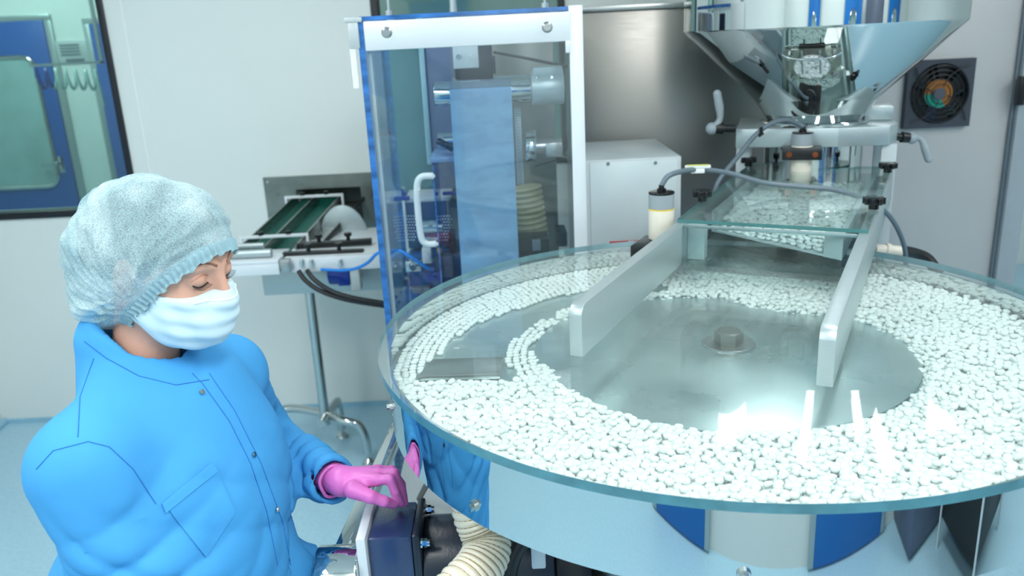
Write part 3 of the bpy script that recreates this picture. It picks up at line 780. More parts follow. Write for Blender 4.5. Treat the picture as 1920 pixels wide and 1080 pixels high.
for k in range(9): ll.box(la.x + 0.010 + k * 0.0035, la.x + 0.0125 + k * 0.0035, by0 - 0.0058, by0 - 0.0053, (la.z + lb_.z) / 2 - .002, (la.z + lb_.z) / 2 + .002)
ll.box(la.x + 0.055, la.x + 0.070, by0 - 0.0058, by0 - 0.0053, lb_.z + .001, la.z - .001)
ll.build('label_print', M_WHITE, lab)

# ================================================================== ACRYLIC ENCLOSURE
EX0, EX1, EY0, EY1 = -0.345, 0.172, 2.15, 2.85
enc = thing('acrylic_enclosure', 'clear blue tinted acrylic enclosure with white top bar around the film machine', 'enclosure', (-0.09, 2.5, 0.85))
gl = MB().box(EX0 + .010, EX1, EY0, EY0 + 0.008, 0.85, 1.80).build('front_sheet', [G_ACR, M_ACRE], enc, mfn=lambda f: 0 if abs(f.normal.y) > .5 else 1)
MB().box(EX0 - .006, EX0 + 0.0095, EY0 - 0.004, 2.60, 0.85, 1.80).build('side_sheet', [G_ACR, M_ACRE], enc, mfn=lambda f: 0 if abs(f.normal.x) > .5 else 1)
MB().box(EX0, EX1, EY0 - 0.002, EY1, 1.8002, 1.8102).build('top_sheet', [G_ACR, M_ACRE], enc, mfn=lambda f: 0 if abs(f.normal.z) > .5 else 1)
tbr = MB().box(EX0 + 0.012, EX1 + .002, EY0 - 0.016, EY0 - 0.0045, 1.728, 1.798, 0.003).box(EX1 - .010, EX1 + 0.002, EY0 - .016, EY0 - .0045, 1.70, 1.73, 0.002).build('top_bar', M_ALUW, enc)
for px_, py_ in ((725, 61), (1026, 51)):
    q = ony(px_, py_, EY0 - .017); MB().cyl((q.x, EY0 - .0162, q.z), (q.x, EY0 - .021, q.z), 0.0135, 0.009, seg=28).cyl((q.x, EY0 - .021, q.z), (q.x, EY0 - .023, q.z), 0.005).build('bar_screw', M_BRUSH, tbr)
MB().box(EX0 - 0.035, EX0 + .008, EY0 - .012, EY0 + .05, 1.797, 1.809, 0.002).box(EX0 - 0.028, EX0 - .002, EY0 - .012, EY0 + .05, 1.735, 1.797, 0.002).build('corner_bracket', M_GREYP, enc)
tpz = ony(660, 80, EY0).z
MB().box(EX0 - .028, EX0 - .014, EY0 - .01, EY0 - .009, tpz - .11, tpz + .002).build('tape_strip', M_WHITE, enc)
for px_ in (729, 850, 1022):
    q = ony(px_, 18, EY0 + .02); MB().cyl((q.x, EY0 + .02, 1.8105), (q.x, EY0 + .02, 1.822), 0.010).cyl((q.x, EY0 + .02, 1.822), (q.x, EY0 + .02, 1.86), 0.004 if px_ != 850 else 0.009).build('top_stud', M_STEEL, enc)
MB().box(0.1725, 0.207, 2.140, 2.165, 0.85, 1.812, 0.002).box(0.1945, 0.207, 2.1652, 2.30, 0.85, 1.812, 0.002).build('corner_profile', M_ALUW, enc)
MB().box(EX0 + .012, EX0 + 0.022, EY0 + .009, EY0 + .02, 0.86, 1.79, 0.001).build('edge_strip', M_GREYP, enc)

# machine inside
fm = thing('film_machine', 'blister film machine with steel roller standing inside the acrylic enclosure', 'machine', (-0.1, 2.6, 0.85))
YP = 2.80
x0 = EX0 + .012
MB().box(-0.44, 0.17, YP, YP + 0.04, 0.86, 1.795, 0.003).build('back_plate', M_GREYP, fm)
# long rounded recess on the left (dark rim, teal face)
cxr = (ony(727, 200, YP).x + ony(850, 200, YP).x) / 2; wr = ony(850, 200, YP).x - ony(727, 200, YP).x
zb = ony(800, 372, YP).z
P = rrect(wr + .03, 1.79 - zb, 0.07, cx=cxr + .01, cy=(1.79 + zb) / 2)
MBR = T(0, YP, 0) @ RX(90)
MB(MBR).prism(P, 0.0005, 0.012, bev=0.003).build('slot_rim', pm('dark blue slot rim', (20, 52, 92), 0.25, var=.1), fm)
P = rrect(wr, 1.76 - zb, 0.058, cx=cxr + .012, cy=(1.775 + zb) / 2)
MB(MBR).prism(P, 0.0122, 0.016).build('slot_panel', M_TEAL, fm)
xs = ony(805, 200, YP - .03).x
MB().box(xs, 0.165, YP - 0.035, YP - 0.0165, ony(850, 385, YP).z, 1.79, 0.002).build('inner_plate', M_SLATE, fm)
MB().box(xs - .02, xs - .002, YP - 0.045, YP - 0.0165, 1.35, 1.79, 0.003).build('light_rail', pm('pale teal rail', (150, 190, 205), 0.3, .3), fm)
xd = ony(925, 200, YP - .04).x
MB().box(xd, 0.168, YP - 0.05, YP - 0.0355, 0.88, 1.785, 0.002).build('dark_plate', M_OLIVE if False else pm('dark brushed plate', (112, 116, 112), 0.3, 0.5, var=.2, scale=6), fm)
# bracket and motor above the roller
bq0 = ony(848, 86, 2.40); bq1 = ony(898, 127, 2.40)
brk = MB().box(bq0.x, bq1.x, 2.40, 2.408, bq1.z, 1.79, 0.002).build('bracket', M_ALUW, fm)
for px_ in (860, 886):
    q = ony(px_, 106, 2.4); MB().cyl((q.x, 2.3995, q.z), (q.x, 2.394, q.z), 0.0068).build('bracket_bolt', M_STEEL, brk)
q0 = ony(852, 127, 2.41); q1 = ony(925, 146, 2.41); MB().box(q0.x, q1.x, 2.41, 2.49, q1.z, 1.785, 0.003).box(q1.x, q1.x + .008, 2.42, 2.47, q1.z + .01, q1.z + .06, 0.002).build('drive_unit', pm('drive unit black blue', (26, 36, 58), 0.3, var=.1), fm)
MB().tube([ony(925, 98, 2.45), ony(960, 104, 2.45), ony(1010, 114, 2.45), ony(1064, 125, 2.44)], 0.0042, smooth=5).build('drive_cable', M_BLACK, fm)
# rollers
ra = ony(815, 177, 2.33); rb_ = ony(1003, 172, 2.33); rr = 0.0335
rol = MB().cyl(ra, Vector((0.08, 2.33, ra.z)), rr, seg=48, bev=0.001).build('steel_roller', M_STEEL, fm)
MB().cyl((ra.x - .0008, 2.33, ra.z), (ra.x - .0012, 2.33, ra.z), rr * .97, seg=40).build('roller_end', M_BLACK, rol)
rhb = MB().cyl((0.0805, 2.33, ra.z + .004), (0.168, 2.33, ra.z + .004), 0.046, seg=48, bev=.0015).box(0.085, 0.165, 2.30, 2.36, ra.z + .035, ra.z + .06, 0.003).build('roller_hub', M_ALU, fm)
for sx in (0.095, 0.135): MB().cyl((sx, 2.302, ra.z + .036), (sx, 2.290, ra.z + .032), 0.0035).build('hub_screw', M_STEEL, rhb)
r2 = ony(850, 158, 2.50); MB().cyl(r2, Vector((0.16, 2.5, r2.z)), 0.020, seg=32).build('rear_roller', M_STEEL, fm)
# film web
fa = ony(843, 172, 2.294); fb = ony(959, 172, 2.294); fc = ony(975, 560, 2.294); fd_ = ony(868, 560, 2.294)
wm = bmesh.new(); nu, nvv = 10, 60; G = []
for j in range(nvv + 1):
    s = j / nvv; row = []
    for i in range(nu + 1):
        u_ = i / nu
        z = ra.z + rr * .4 - s * (ra.z - 0.93)
        lx = fa.x + (fd_.x - fa.x) * s * 0.45; rx = fb.x + (fc.x - fb.x) * s * 0.45
        y = 2.2935 + 0.0035 * math.sin(s * 14 + u_ * 1.5) * (s ** 1.0) + 0.0022 * math.sin(u_ * 5 + s * 6) * s + (0.006 * math.exp(-((s - .68) / .03) ** 2)) - 0.004 * math.exp(-((s - .62) / .025) ** 2)
        row.append(wm.verts.new((lx + (rx - lx) * u_, y, z)))
    G.append(row)
for j in range(nvv):
    for i in range(nu): wm.faces.new((G[j][i], G[j][i + 1], G[j + 1][i + 1], G[j + 1][i]))
r_ = bmesh.ops.solidify(wm, geom=wm.faces[:], thickness=0.0008)
wmb = MB(); wmb._add(wm)
wmb.build('film_web', pm('pale blue aluminium foil', (164, 212, 252), 0.3, 0.0, var=0.12, scale=5, stretch=(2, 1, 5), rvar=.06), fm)
tpf = MB()
for k in range(9):
    a0 = math.radians(180 - 10 * k)
A_ = [(2.33 + (rr + .0012) * math.cos(math.radians(t)), ra.z + (rr + .0012) * math.sin(math.radians(t))) for t in range(178, 20, -8)]
wq = bmesh.new(); pr_ = None
for (y, z) in A_:
    a = wq.verts.new((fa.x, y, z)); b = wq.verts.new((fb.x, y, z))
    if pr_: wq.faces.new((pr_[0], pr_[1], b, a))
    pr_ = (a, b)
bmesh.ops.solidify(wq, geom=wq.faces[:], thickness=0.0005); tpf._add(wq)
tpf.build('film_wrap', glass('film sheet', (214, 226, 236), 0.06, rough=.1, haze=.25, hazecol=(180, 205, 230)), fm)
# perforated tall plate right of the film + spindle
pa = ony(964, 203, 2.42); pb = ony(986, 345, 2.42)
rpl = MB().box(pa.x, pb.x - .006, 2.42, 2.44, pb.z, pa.z, .001).build('ribbed_plate', M_ALU, fm)
rbm = MB()
for k in range(34):
    z = pb.z + (pa.z - pb.z) * (k + .5) / 34; rbm.box(pa.x + .003, pb.x - .009, 2.4185, 2.4198, z - .001, z + .001)
rbm.build('plate_ribs', M_CABLE, rpl)
s0 = ony(985, 275, 2.42); s1_ = ony(1004, 275, 2.42)
MB().cyl(s0, s1_, 0.048, seg=40, bev=.002).build('spindle_disc', M_STEEL, fm)
MB().cyl(s1_, (0.165, 2.42, s1_.z + .002), 0.020, seg=30).box(ony(1022, 270, 2.42).x, 0.165, 2.39, 2.45, s1_.z - .03, s1_.z + .012, .003).build('spindle', M_BRUSH, fm)
MB().tube([ony(1003, 312, 2.4), ony(1060, 290, 2.4), ony(1060, 240, 2.4)], .002).build('spindle_wire', M_BLACK, fm)
# ribbed cream duct and black base blocks, bottom right
dq = [ony(985, 350, 2.62), ony(992, 400, 2.62), ony(1000, 450, 2.62)]
MB().tube([dq[0] + (dq[2] - dq[0]) * (k / 60) for k in range(61)], 0.05, smooth=1, seg=24, rfn=lambda s: 0.050 + 0.0035 * math.sin(s * 60 * 1.05)).build('ribbed_duct', pm('dusty cream duct', (150, 150, 120), .45, var=.1), fm)
for (a_, b_, y_, m_) in (((972, 450), (1030, 476), 2.36, M_BLACK), ((1044, 436), (1064, 462), 2.36, M_BLACK), ((998, 452), (1014, 470), 2.34, M_CABLE)):
    a = ony(*a_, y_); b = ony(*b_, y_); MB().box(a.x, b.x, y_, y_ + .1, b.z, a.z, .002).build('base_block', m_, fm)
# left inner assembly: perforated box, white handle, clear blocks, hoses
a = ony(724, 382, 2.62); b = ony(845, 462, 2.62)
pbx = MB().box(x0 + .003, b.x, 2.62, 2.77, b.z, a.z, .002).build('perforated_box', pm('dark blue steel box', (46, 70, 104), .35, .3, var=.1), fm)
MB().box(x0 + .003, b.x + .01, 2.615, 2.775, a.z + .0003, a.z + .014, .002).build('shelf', M_GREYP, fm)
hol = MB()
for (xx0, xx1) in ((746, 776), (828, 846)):
    for j in range(9):
        for i in range(7 if xx0 == 746 else 4):
            q = ony(xx0 + (i + .5 * (j % 2)) * 5, 405 + j * 5.6, 2.62)
            hol.cyl((q.x, 2.6196, q.z), (q.x, 2.6188, q.z), 0.0028, seg=8)
hol.build('perforation', pm('pale hole grille', (190, 205, 215), .4), pbx)
MB().tube([ony(812, 330, 2.30), ony(790, 332, 2.30), ony(782, 350, 2.30), ony(784, 400, 2.30), ony(790, 445, 2.30), ony(800, 457, 2.30), ony(818, 457, 2.30)], 0.0095, smooth=6, seg=16).build('handle', M_WHITE, fm)
MB().cyl(ony(812, 330, 2.30), ony(812, 330, 2.42), 0.006).cyl(ony(818, 457, 2.30), ony(818, 457, 2.42), 0.006).build('handle_stud', M_STEEL, fm)
acb = MB(); a = ony(812, 300, 2.42); b = ony(829, 560, 2.42); acb.box(a.x, b.x, 2.42, 2.60, 0.93, a.z)
acb.build('inner_door', [glass('blue inner acrylic', (120, 170, 220), .06, haze=.1, hazecol=(60, 110, 170)), M_ACRE], fm, mfn=lambda f: 0 if abs(f.normal.x) > .5 else 1)
a = ony(805, 296, 2.40); b = ony(850, 303, 2.40); MB().box(a.x, b.x + .01, 2.40, 2.60, b.z, a.z, .001).build('door_top', pm('pale blue cap', (120, 150, 190), .3), fm)
a = ony(822, 265, 2.45); MB().cyl(a, a + Vector((.045, 0, 0)), .026).build('knob_body', M_STEEL, fm)
MB().tube([a + Vector((.0, -.03, .005)), a + Vector((.02, -.035, -.005)), a + Vector((.045, -.035, -.02))], .010).build('knob_lever', M_BLACKG, fm)
MB().tube([ony(735, 300, 2.7), ony(740, 340, 2.7), ony(765, 366, 2.7), ony(800, 372, 2.7)], 0.004).build('trim_pipe', M_DBLUE, fm)
for (px_, py_, w_, h_, m_) in ((750, 372, .06, .012, M_DBLUE), (845, 362, .05, .01, M_DBLUE)):
    a = ony(px_, py_, 2.6); MB().box(a.x - w_ / 2, a.x + w_ / 2, 2.59, 2.61, a.z - h_ / 2, a.z + h_ / 2, .002).build('clamp_rail', m_, fm)
# deep blue base block with screws and valve parts
a = ony(728, 470, 2.56)
cst = MB().box(x0 + .003, 0.02, 2.56, 2.76, 0.87, a.z - .02, .003).build('base_casting', pm('deep blue casting', (24, 74, 130), .3, .2, var=.35, scale=9), fm)
random.seed(3)
for k in range(11):
    px_ = random.choice((748, 757, 765, 770, 742, 752)); py_ = 485 + k * 9
    q = ony(px_, py_, 2.555); MB().cyl((q.x, 2.5595, q.z), (q.x, 2.550, q.z), 0.0055, seg=14).build('casting_screw', M_STEEL, cst)
for k, (px_, py_, w_, h_, m_) in enumerate(((775, 500, .05, .035, M_STEEL), (800, 480, .03, .05, M_GREYP), (812, 520, .06, .03, M_DBLUE), (840, 500, .03, .07, M_SLATE), (822, 470, .012, .02, M_BRASS), (832, 482, .01, .01, M_RED), (790, 545, .06, .02, M_CABLE), (848, 455, .02, .07, M_BLACK), (745, 525, .04, .06, M_TEAL), (722, 500, .03, .05, M_GREYP))):
    q = ony(px_, py_, 2.50 + .006 * k); MB().box(q.x - w_ / 2, q.x + w_ / 2, q.y, q.y + .045, q.z - h_ / 2, q.z + h_ / 2, .004).cyl((q.x, q.y - .0002, q.z), (q.x, q.y - .012, q.z), min(w_, h_) * .3, seg=16).build('valve_block', m_, fm)
MB().cyl(ony(790, 425, 2.5), ony(830, 425, 2.5), .02).cyl(ony(795, 447, 2.5), ony(826, 447, 2.5), .006).build('air_cylinder', M_STEEL, fm)
pts = [ony(640, 507, 2.85), ony(668, 503, 2.6), ony(695, 485, 2.40), ony(712, 475, 2.12), ony(728, 470, 2.12)]
bh = thing('air_hose', 'bright blue air hose looping into the acrylic enclosure', 'hose', tuple(ony(700, 490, 2.5)))
MB().tube([ony(602, 505, 3.0), ony(640, 507, 2.98), ony(668, 503, 2.96), ony(690, 492, 2.93), ony(706, 476, 2.90), ony(722, 470, 2.89)], .006, smooth=6).build('hose', M_BLUE, bh)
MB().tube([ony(727, 481, 2.50), ony(737, 471, 2.47), ony(752, 471, 2.45), ony(775, 485, 2.44), ony(800, 502, 2.45), ony(812, 505, 2.48)], .0055, smooth=6).build('inner_hose', M_BLUE, bh)
# base cabinet of the film machine
fb_ = thing('base_cabinet', 'pale grey base cabinet under the acrylic enclosure', 'cabinet', (-0.07, 2.5, 0))
MB().box(EX0 - .005, 0.21, 2.12, 2.90, 0.0, 0.848, 0.004).build('base_body', M_GREYP, fb_)
MB().box(-0.262, 1.0, 1.345, 2.10, 0.80, 0.85, 0.004).build('deck', M_GREYP, fb_)
rl = thing('frame_rail', 'shiny square steel rail running under the left edge of the round table', 'rail', (-0.30, 1.5, 0))
A_ = onz(748, 792, .88); B_ = onz(655, 1000, .88); dv = (B_ - A_); L_ = dv.length; ang = math.degrees(math.atan2(dv.y, dv.x))
MB(T(A_.x, A_.y, 0) @ RZ(ang)).box(-.06, L_ + .25, -.0145, .0145, .855, .885, .002).build('rail_bar', M_MIRROR, rl)
MB(T(A_.x, A_.y, 0) @ RZ(ang)).box(.0, .03, -.0145, .0145, 0, .8545, .002).box(L_ + .2, L_ + .23, -.0145, .0145, 0, .8545, .002).build('rail_leg', M_BRUSH, rl)
MB().cyl(onz(786, 935, .86), onz(802, 905, 1.0), .0055).build('black_rod', M_BLACK, rl)

# ================================================================== GEAR MOTOR
gm_ = thing('gear_motor', 'navy blue gear motor with pale flange and steel drum below the table edge', 'motor', (-0.2, 1.25, 0.8))
GX0, GX1, GY0, GY1, GZ = -0.262, -0.187, 1.193, 1.306, 0.962
MB().box(GX0 + .0003, GX1, GY0, GY1, 0.78, GZ, 0.006).build('gearbox', M_NAVY, gm_)
rfl = MB().box(GX1 + .0003, GX1 + .014, GY0 - .004, GY1 + .004, 0.776, GZ + .004, 0.004).build('rear_flange', M_MOTOR, gm_)
MB().box(GX0 - .016, GX0, GY0 - .012, GY1 + .010, 0.77, GZ + .008, 0.0025).build('front_flange', M_ALUW, gm_)
MB().cyl((GX1 + .0145, 1.262, .868), (0.05, 1.262, .868), 0.078, seg=56, bev=.004).box(GX1 + .0145, GX1 + .05, 1.185, 1.20, .80, .885, .002).build('motor_body', M_MOTOR, gm_)
MB().cyl((0.0505, 1.262, .868), (0.11, 1.262, .868), 0.086, seg=40, bev=.006).build('fan_cover', M_BLACK, gm_)
for (y_, z_) in ((GY1 - .012, GZ - .012), (GY0 + .002, GZ - .014), (GY0 + .002, .80)):
    q = (GX1 + .0145, y_, z_); MB().cyl(q, (q[0] + .003, y_, z_), .0085).hexn((q[0] + .003, y_, z_), (q[0] + .010, y_, z_), .0078).cyl((q[0] + .010, y_, z_), (q[0] + .015, y_, z_), .006).build('hex_nut', M_STEEL, rfl)
MB().cyl((GX0 - .0163, 1.205, .885), (-0.352, 1.205, .885), 0.052, seg=56, bev=.004).build('shaft_cover', M_MIRROR, gm_)
# brackets carrying the motor
MB().box(-0.262, 0.0, 1.20, 1.29, 0.70, 0.775, .003).box(-.25, -.22, 1.22, 1.27, 0.0, 0.70, .002).box(-.03, 0, 1.22, 1.27, 0, .70, .002).build('motor_stand', M_GREYP, gm_)
# suction hose under the drum
sh = thing('suction_hose', 'ribbed cream suction hose hanging below the drum beside the motor', 'hose', (-0.03, 1.06, 1.0))
hp = [ony(895, 925, 1.10), ony(893, 960, 1.09), ony(908, 1000, 1.08), ony(912, 1035, 1.06), ony(890, 1075, 1.03), ony(840, 1130, 0.99), ony(780, 1230, .96)]
tmp = []
cr = []
for i in range(len(hp) - 1):
    for k in range(24):
        t = k / 24; p0 = hp[max(i - 1, 0)]; p1 = hp[i]; p2 = hp[i + 1]; p3 = hp[min(i + 2, len(hp) - 1)]
        cr.append(0.5 * ((2 * p1) + (-p0 + p2) * t + (2 * p0 - 5 * p1 + 4 * p2 - p3) * t * t + (-p0 + 3 * p1 - 3 * p2 + p3) * t ** 3))
Lh = sum((cr[i + 1] - cr[i]).length for i in range(len(cr) - 1)); NR = int(Lh / .0095)
hw_ = MB().tube(cr, .03, smooth=1, seg=32, rfn=lambda s: 0.0335 + 0.0032 * abs(math.sin(s * math.pi * NR))).build('hose_wall', pm('cream corrugated hose', (224, 218, 196), .28, var=.04, sss=.0), sh)
acc = [0]
for i in range(len(cr) - 1): acc.append(acc[-1] + (cr[i + 1] - cr[i]).length)
wr_ = MB()
for k in range(1, NR):
    s = k / NR * (len(cr) - 1); i = min(int(s), len(cr) - 2); P_ = cr[i] + (cr[i + 1] - cr[i]) * (s - i); tg = (cr[i + 1] - cr[i]).normalized()
    Mq = Matrix.Translation(P_) @ Vector((0, 0, 1)).rotation_difference(tg).to_matrix().to_4x4()
    wr_.tube([(0.0339 * math.cos(a), 0.0339 * math.sin(a), 0) for a in [2 * math.pi * j / 24 for j in range(24)]], 0.0009, seg=5, smooth=1, closed=True, M=Mq)
wr_.build('spiral_wire', pm('tan spiral wire', (150, 120, 80), .4), hw_)
bk = thing('black_hose', 'thick black hose beside the white table leg below the drum', 'hose', (0.0, 1.1, .9))
MB().tube([ony(985, 985, 1.16), ony(975, 1010, 1.15), ony(955, 1050, 1.14), ony(948, 1100, 1.13), ony(950, 1200, 1.1)], .018, smooth=6).build('hose', M_BLACK, bk)

# ================================================================== WALL PLATE AND OUTFEED CONVEYOR
wp = thing('wall_plate', 'dull steel plate around the conveyor opening on the white wall', 'plate', (-0.85, YB, 0.9))
a = ony(493, 333, YB - .006); b = ony(700, 325, YB - .006)
W = MB(); wx0, wx1, wz1, wz0 = a.x, -0.585, a.z, 0.72
for (xa, xb, za, zb_) in ((wx0, HOLE[0], wz0, wz1), (HOLE[0], HOLE[1], HOLE[3], wz1), (HOLE[0], HOLE[1], wz0, HOLE[2]), (HOLE[1], wx1, wz0, wz1)):
    W.box(xa, xb, YB - .010, YB - .0005, za, zb_)
W.build('plate', pm('dull mottled steel', (132, 138, 134), .35, .85, var=.16, scale=9, rvar=.1), wp)
MB().box(HOLE[0] - .01, HOLE[1] + .01, YB + .09, YB + .10, HOLE[2] - .01, HOLE[3] + .01).box(HOLE[0] + .0005, HOLE[1] - .0005, YB + .0005, YB + .089, HOLE[3] - .004, HOLE[3] - .0005).build('opening_shade', pm('dark opening shade', (40, 48, 46), .6), wp)  # dark sheet stands in for the shade inside the wall opening
for (x, z) in ((wx0 + .02, wz1 - .02), (wx1 - .02, wz1 - .02), (-.63, wz1 - .13)):
    MB().cyl((x, YB - .0102, z), (x, YB - .015, z), .006, seg=14).build('plate_screw', M_STEEL, wp)
cv = thing('outfeed_conveyor', 'green belt conveyor with steel side rails running out of the wall plate', 'conveyor', (-0.9, 3.4, 0))
# belt frame: near end (-1.07,3.05,.955) to far end through the wall
n0 = onz(462, 487, .955); n1 = onz(530, 487, .955); f0 = ony(566, 372, YB - .02); f1 = ony(640, 372, YB - .02)
f0.z = f1.z = 1.045
f0.x = -0.965; f1.x = -0.79
n0 = Vector((-1.20, 3.02, .955)); n1 = Vector((-0.95, 3.02, .955))
a_ = onz(450, 485, .96); n0 = Vector((a_.x, a_.y, .955)); n1 = n0 + Vector((0.215, 0, 0)); f0.x = HOLE[0] + .006; f1.x = f0.x + .205
bt = bmesh.new()


def quadslab(mb, p, q, r, s, h):
    t = bmesh.new(); v = [t.verts.new(x) for x in (p, q, r, s)] + [t.verts.new(x - Vector((0, 0, h))) for x in (p, q, r, s)]
    for f in ((0, 1, 2, 3), (7, 6, 5, 4), (0, 4, 5, 1), (1, 5, 6, 2), (2, 6, 7, 3), (3, 7, 4, 0)): t.faces.new([v[i] for i in f])
    bmesh.ops.recalc_face_normals(t, faces=t.faces[:]); mb._add(t)


f0b = Vector((f0.x, YB - .012, f0.z)); f1b = Vector((f1.x, YB - .012, f1.z))
e = Vector((0, .08, .007))
m_ = MB(); quadslab(m_, n0, n1, f1b + e, f0b + e, .012); m_.build('green_belt', M_GREEN, cv)


def railbar(p, q, w_, h_, name, mat, up=0.0, par=None):
    dv = q - p; L_ = dv.length; rot = dv.to_track_quat('X', 'Z').to_matrix().to_4x4()
    return MB(Matrix.Translation(p + Vector((0, 0, up))) @ rot).box(0, L_, -w_ / 2, w_ / 2, -h_ / 2, h_ / 2, min(w_, h_) * .15).build(name, mat, par or cv)


for t_, nm in ((-.01, 'side_rail'), (.46, 'centre_rail'), (1.04, 'side_rail')):
    railbar(n0.lerp(n1, t_), f0b.lerp(f1b, t_), .006, .045, nm, M_BRUSH, .025)
for s_ in (0.12, 0.86):
    p = n0.lerp(f0b, s_) + Vector((-.02, 0, .06)); q = n1.lerp(f1b, s_) + Vector((.03, 0, .06))
    xb = railbar(p, q, .014, .012, 'cross_bar', M_ALUW)
    railbar(q + Vector((0, 0, .006)), q + Vector((0, 0, -.06)), .010, .010, 'cross_post', M_ALUW, par=xb)
    railbar(p + Vector((0, 0, .006)), p + Vector((0, 0, -.06)), .010, .010, 'cross_post', M_ALUW, par=xb)
    for u_ in (.3, .72):
        c_ = p.lerp(q, u_); MB().cyl(c_ + Vector((0, 0, .0065)), c_ + Vector((0, 0, .02)), .011, seg=16).build('black_knob', M_BLACK, xb)
# steel trough to the right of the belt, curved guard
m_ = MB(); quadslab(m_, n1 + Vector((.02, .1, .02)), n1 + Vector((.10, .1, .02)), f1b + Vector((.10, 0, 0)), f1b + Vector((.02, 0, 0)), .004); m_.build('steel_trough', M_BRUSH, cv)
railbar(n1 + Vector((.10, .1, .03)), f1b + Vector((.10, 0, .01)), .006, .02, 'trough_edge', M_BLACK)
g0 = ony(600, 455, 3.45); g1 = ony(692, 455, 3.45)
hw = (g1.x - g0.x) / 2; gp = [(-hw, 0)] + [(hw * math.cos(a), .155 * math.sin(a)) for a in [math.pi * (1 - k / 20) for k in range(21)]] + [(hw, 0)]
MB(T((g0.x + g1.x) / 2, 3.47, g0.z) @ RX(90)).prism(gp[1:-1], 0, .012, bev=.002).build('curved_guard', M_ALU, cv)
# black guide bars on the near side
for (p_, q_, Y_) in (((553, 461), (697, 452), 3.18), ((531, 478), (682, 472), 3.08)):
    p = ony(*p_, Y_); q = ony(*q_, Y_); xb = railbar(p, q, .03, .022, 'guide_bar', M_BLACK)
    for u_ in (.32, .70):
        c_ = p.lerp(q, u_); MB().cyl(c_ + Vector((0, 0, .0115)), c_ + Vector((0, 0, .028)), .008, seg=12).cyl(c_ + Vector((0, 0, .028)), c_ + Vector((0, 0, .04)), .015, seg=16).build('black_knob', M_BLACK, xb)
a = ony(530, 486, 3.02); b = ony(716, 503, 3.02)
MB().box(a.x, b.x + .02, 3.02, 3.04, b.z, a.z, .002).box(a.x, b.x + .02, 3.04, 3.5, a.z - .012, a.z - .001, .002).build('side_beam', M_ALUW, cv)
for px_ in (565, 583, 637):
    q = ony(px_, 492, 3.01); MB().box(q.x - .008, q.x + .008, 3.008, 3.0195, q.z - .014, q.z + .012, .002).cyl((q.x, 3.008, q.z - .008), (q.x, 3.002, q.z - .008), .006).build('beam_clip', M_STEEL, cv)
a = ony(415, 472, 2.98); b = ony(522, 494, 2.98); c_ = ony(522, 515, 2.98)
MB().box(a.x - .05, b.x, 2.98, 3.16, b.z, b.z + .012, .002).box(a.x - .05, b.x, 2.98, 2.99, c_.z, b.z - .0003, .002).build('end_tray', M_ALUW, cv)
MB().cyl((a.x - .05, 3.03, b.z + .030), (b.x - .035, 3.03, b.z + .030), .016, seg=24).cyl((a.x - .03, 3.10, b.z + .045), (b.x - .08, 3.10, b.z + .045), .010).build('end_roller', M_ALU, cv)
q = ony(527, 497, 2.99); MB().box(q.x - .004, q.x + .035, 2.985, 3.01, q.z - .03, q.z + .02, .002).build('end_bracket', M_BRUSH, cv)
a = ony(488, 522, 3.1); b = ony(600, 552, 3.1)
MB().box(a.x, ony(722, 540, 3.1).x, 3.12, 3.42, b.z, a.z + .02, .003).build('belly_pan', M_ALU, cv)
q = ony(630, 522, 2.99); MB().cyl((q.x - .04, 3.06, q.z), (q.x + .045, 3.06, q.z), .042, seg=30, bev=.006).box(q.x - .0, q.x + .045, 3.018, 3.05, q.z - .04, q.z + .03, .004).build('drive_motor', M_DBLUE, cv)
a = ony(655, 505, 3.0); MB().box(a.x, a.x + .035, 3.0, 3.05, a.z - .085, a.z, .002).build('motor_bracket', M_GREYP, cv)
MB().tube([ony(560, 508, 3.0), ony(572, 525, 2.98), ony(600, 545, 2.96), ony(650, 562, 2.95), ony(730, 575, 2.95)], .009, smooth=6).tube([ony(576, 507, 3.0), ony(590, 525, 2.97), ony(620, 545, 2.95), ony(660, 558, 2.94), ony(730, 570, 2.94)], .009, smooth=6).build('power_cable', M_BLACK, cv)
# stand
pt = ony(575, 552, 3.30); pb_ = Vector((ony(605, 747, 3.30).x, 3.30, ony(605, 747, 3.30).z))
MB().cyl((pb_.x, 3.30, .16), (pb_.x, 3.30, pt.z + .03), .021, seg=28).build('post', M_STEEL, cv)
fA = onz(692, 868, 0); fB = onz(518, 845, 0); fC = onz(640, 820, 0)
hx = .20
MB().tube([(fA.x, fA.y, .05), (fA.x - .005, fA.y, .12), (fA.x - .03, fA.y + .0, .185), (fA.x - .10, fA.y + .01, .205), (pb_.x, (fA.y + fB.y) / 2, .208), (fB.x + .10, fB.y, .205), (fB.x + .03, fB.y, .185), (fB.x + .005, fB.y, .12), (fB.x, fB.y, .05)], .019, smooth=6, seg=20).build('base_arch', M_STEEL, cv)
MB().tube([(pb_.x + .0, 3.22, .20), (pb_.x + .01, 3.30, .205), (pb_.x + .03, 3.42, .21), (fC.x, fC.y, .17), (fC.x + .005, fC.y + .01, .10), (fC.x + .005, fC.y + .01, .04)], .019, smooth=6, seg=20).build('rear_arch', M_STEEL, cv)
for P_ in (fA, fB, Vector((fC.x + .005, fC.y + .01, 0))):
    MB().cyl((P_.x, P_.y, 0.0005), (P_.x, P_.y, .012), .030, .026, seg=28).cyl((P_.x, P_.y, .012), (P_.x, P_.y, .025), .024, .010, seg=24).cyl((P_.x, P_.y, .025), (P_.x, P_.y, .06), .008, seg=14).build('levelling_foot', M_STEEL, cv)

# ================================================================== THE WORKER
def grid(lo, hi, h):
    xs = [np.arange(lo[i], hi[i] + h, h, dtype=np.float32) for i in range(3)]
    return xs, np.stack(np.meshgrid(*xs, indexing='ij'), -1)


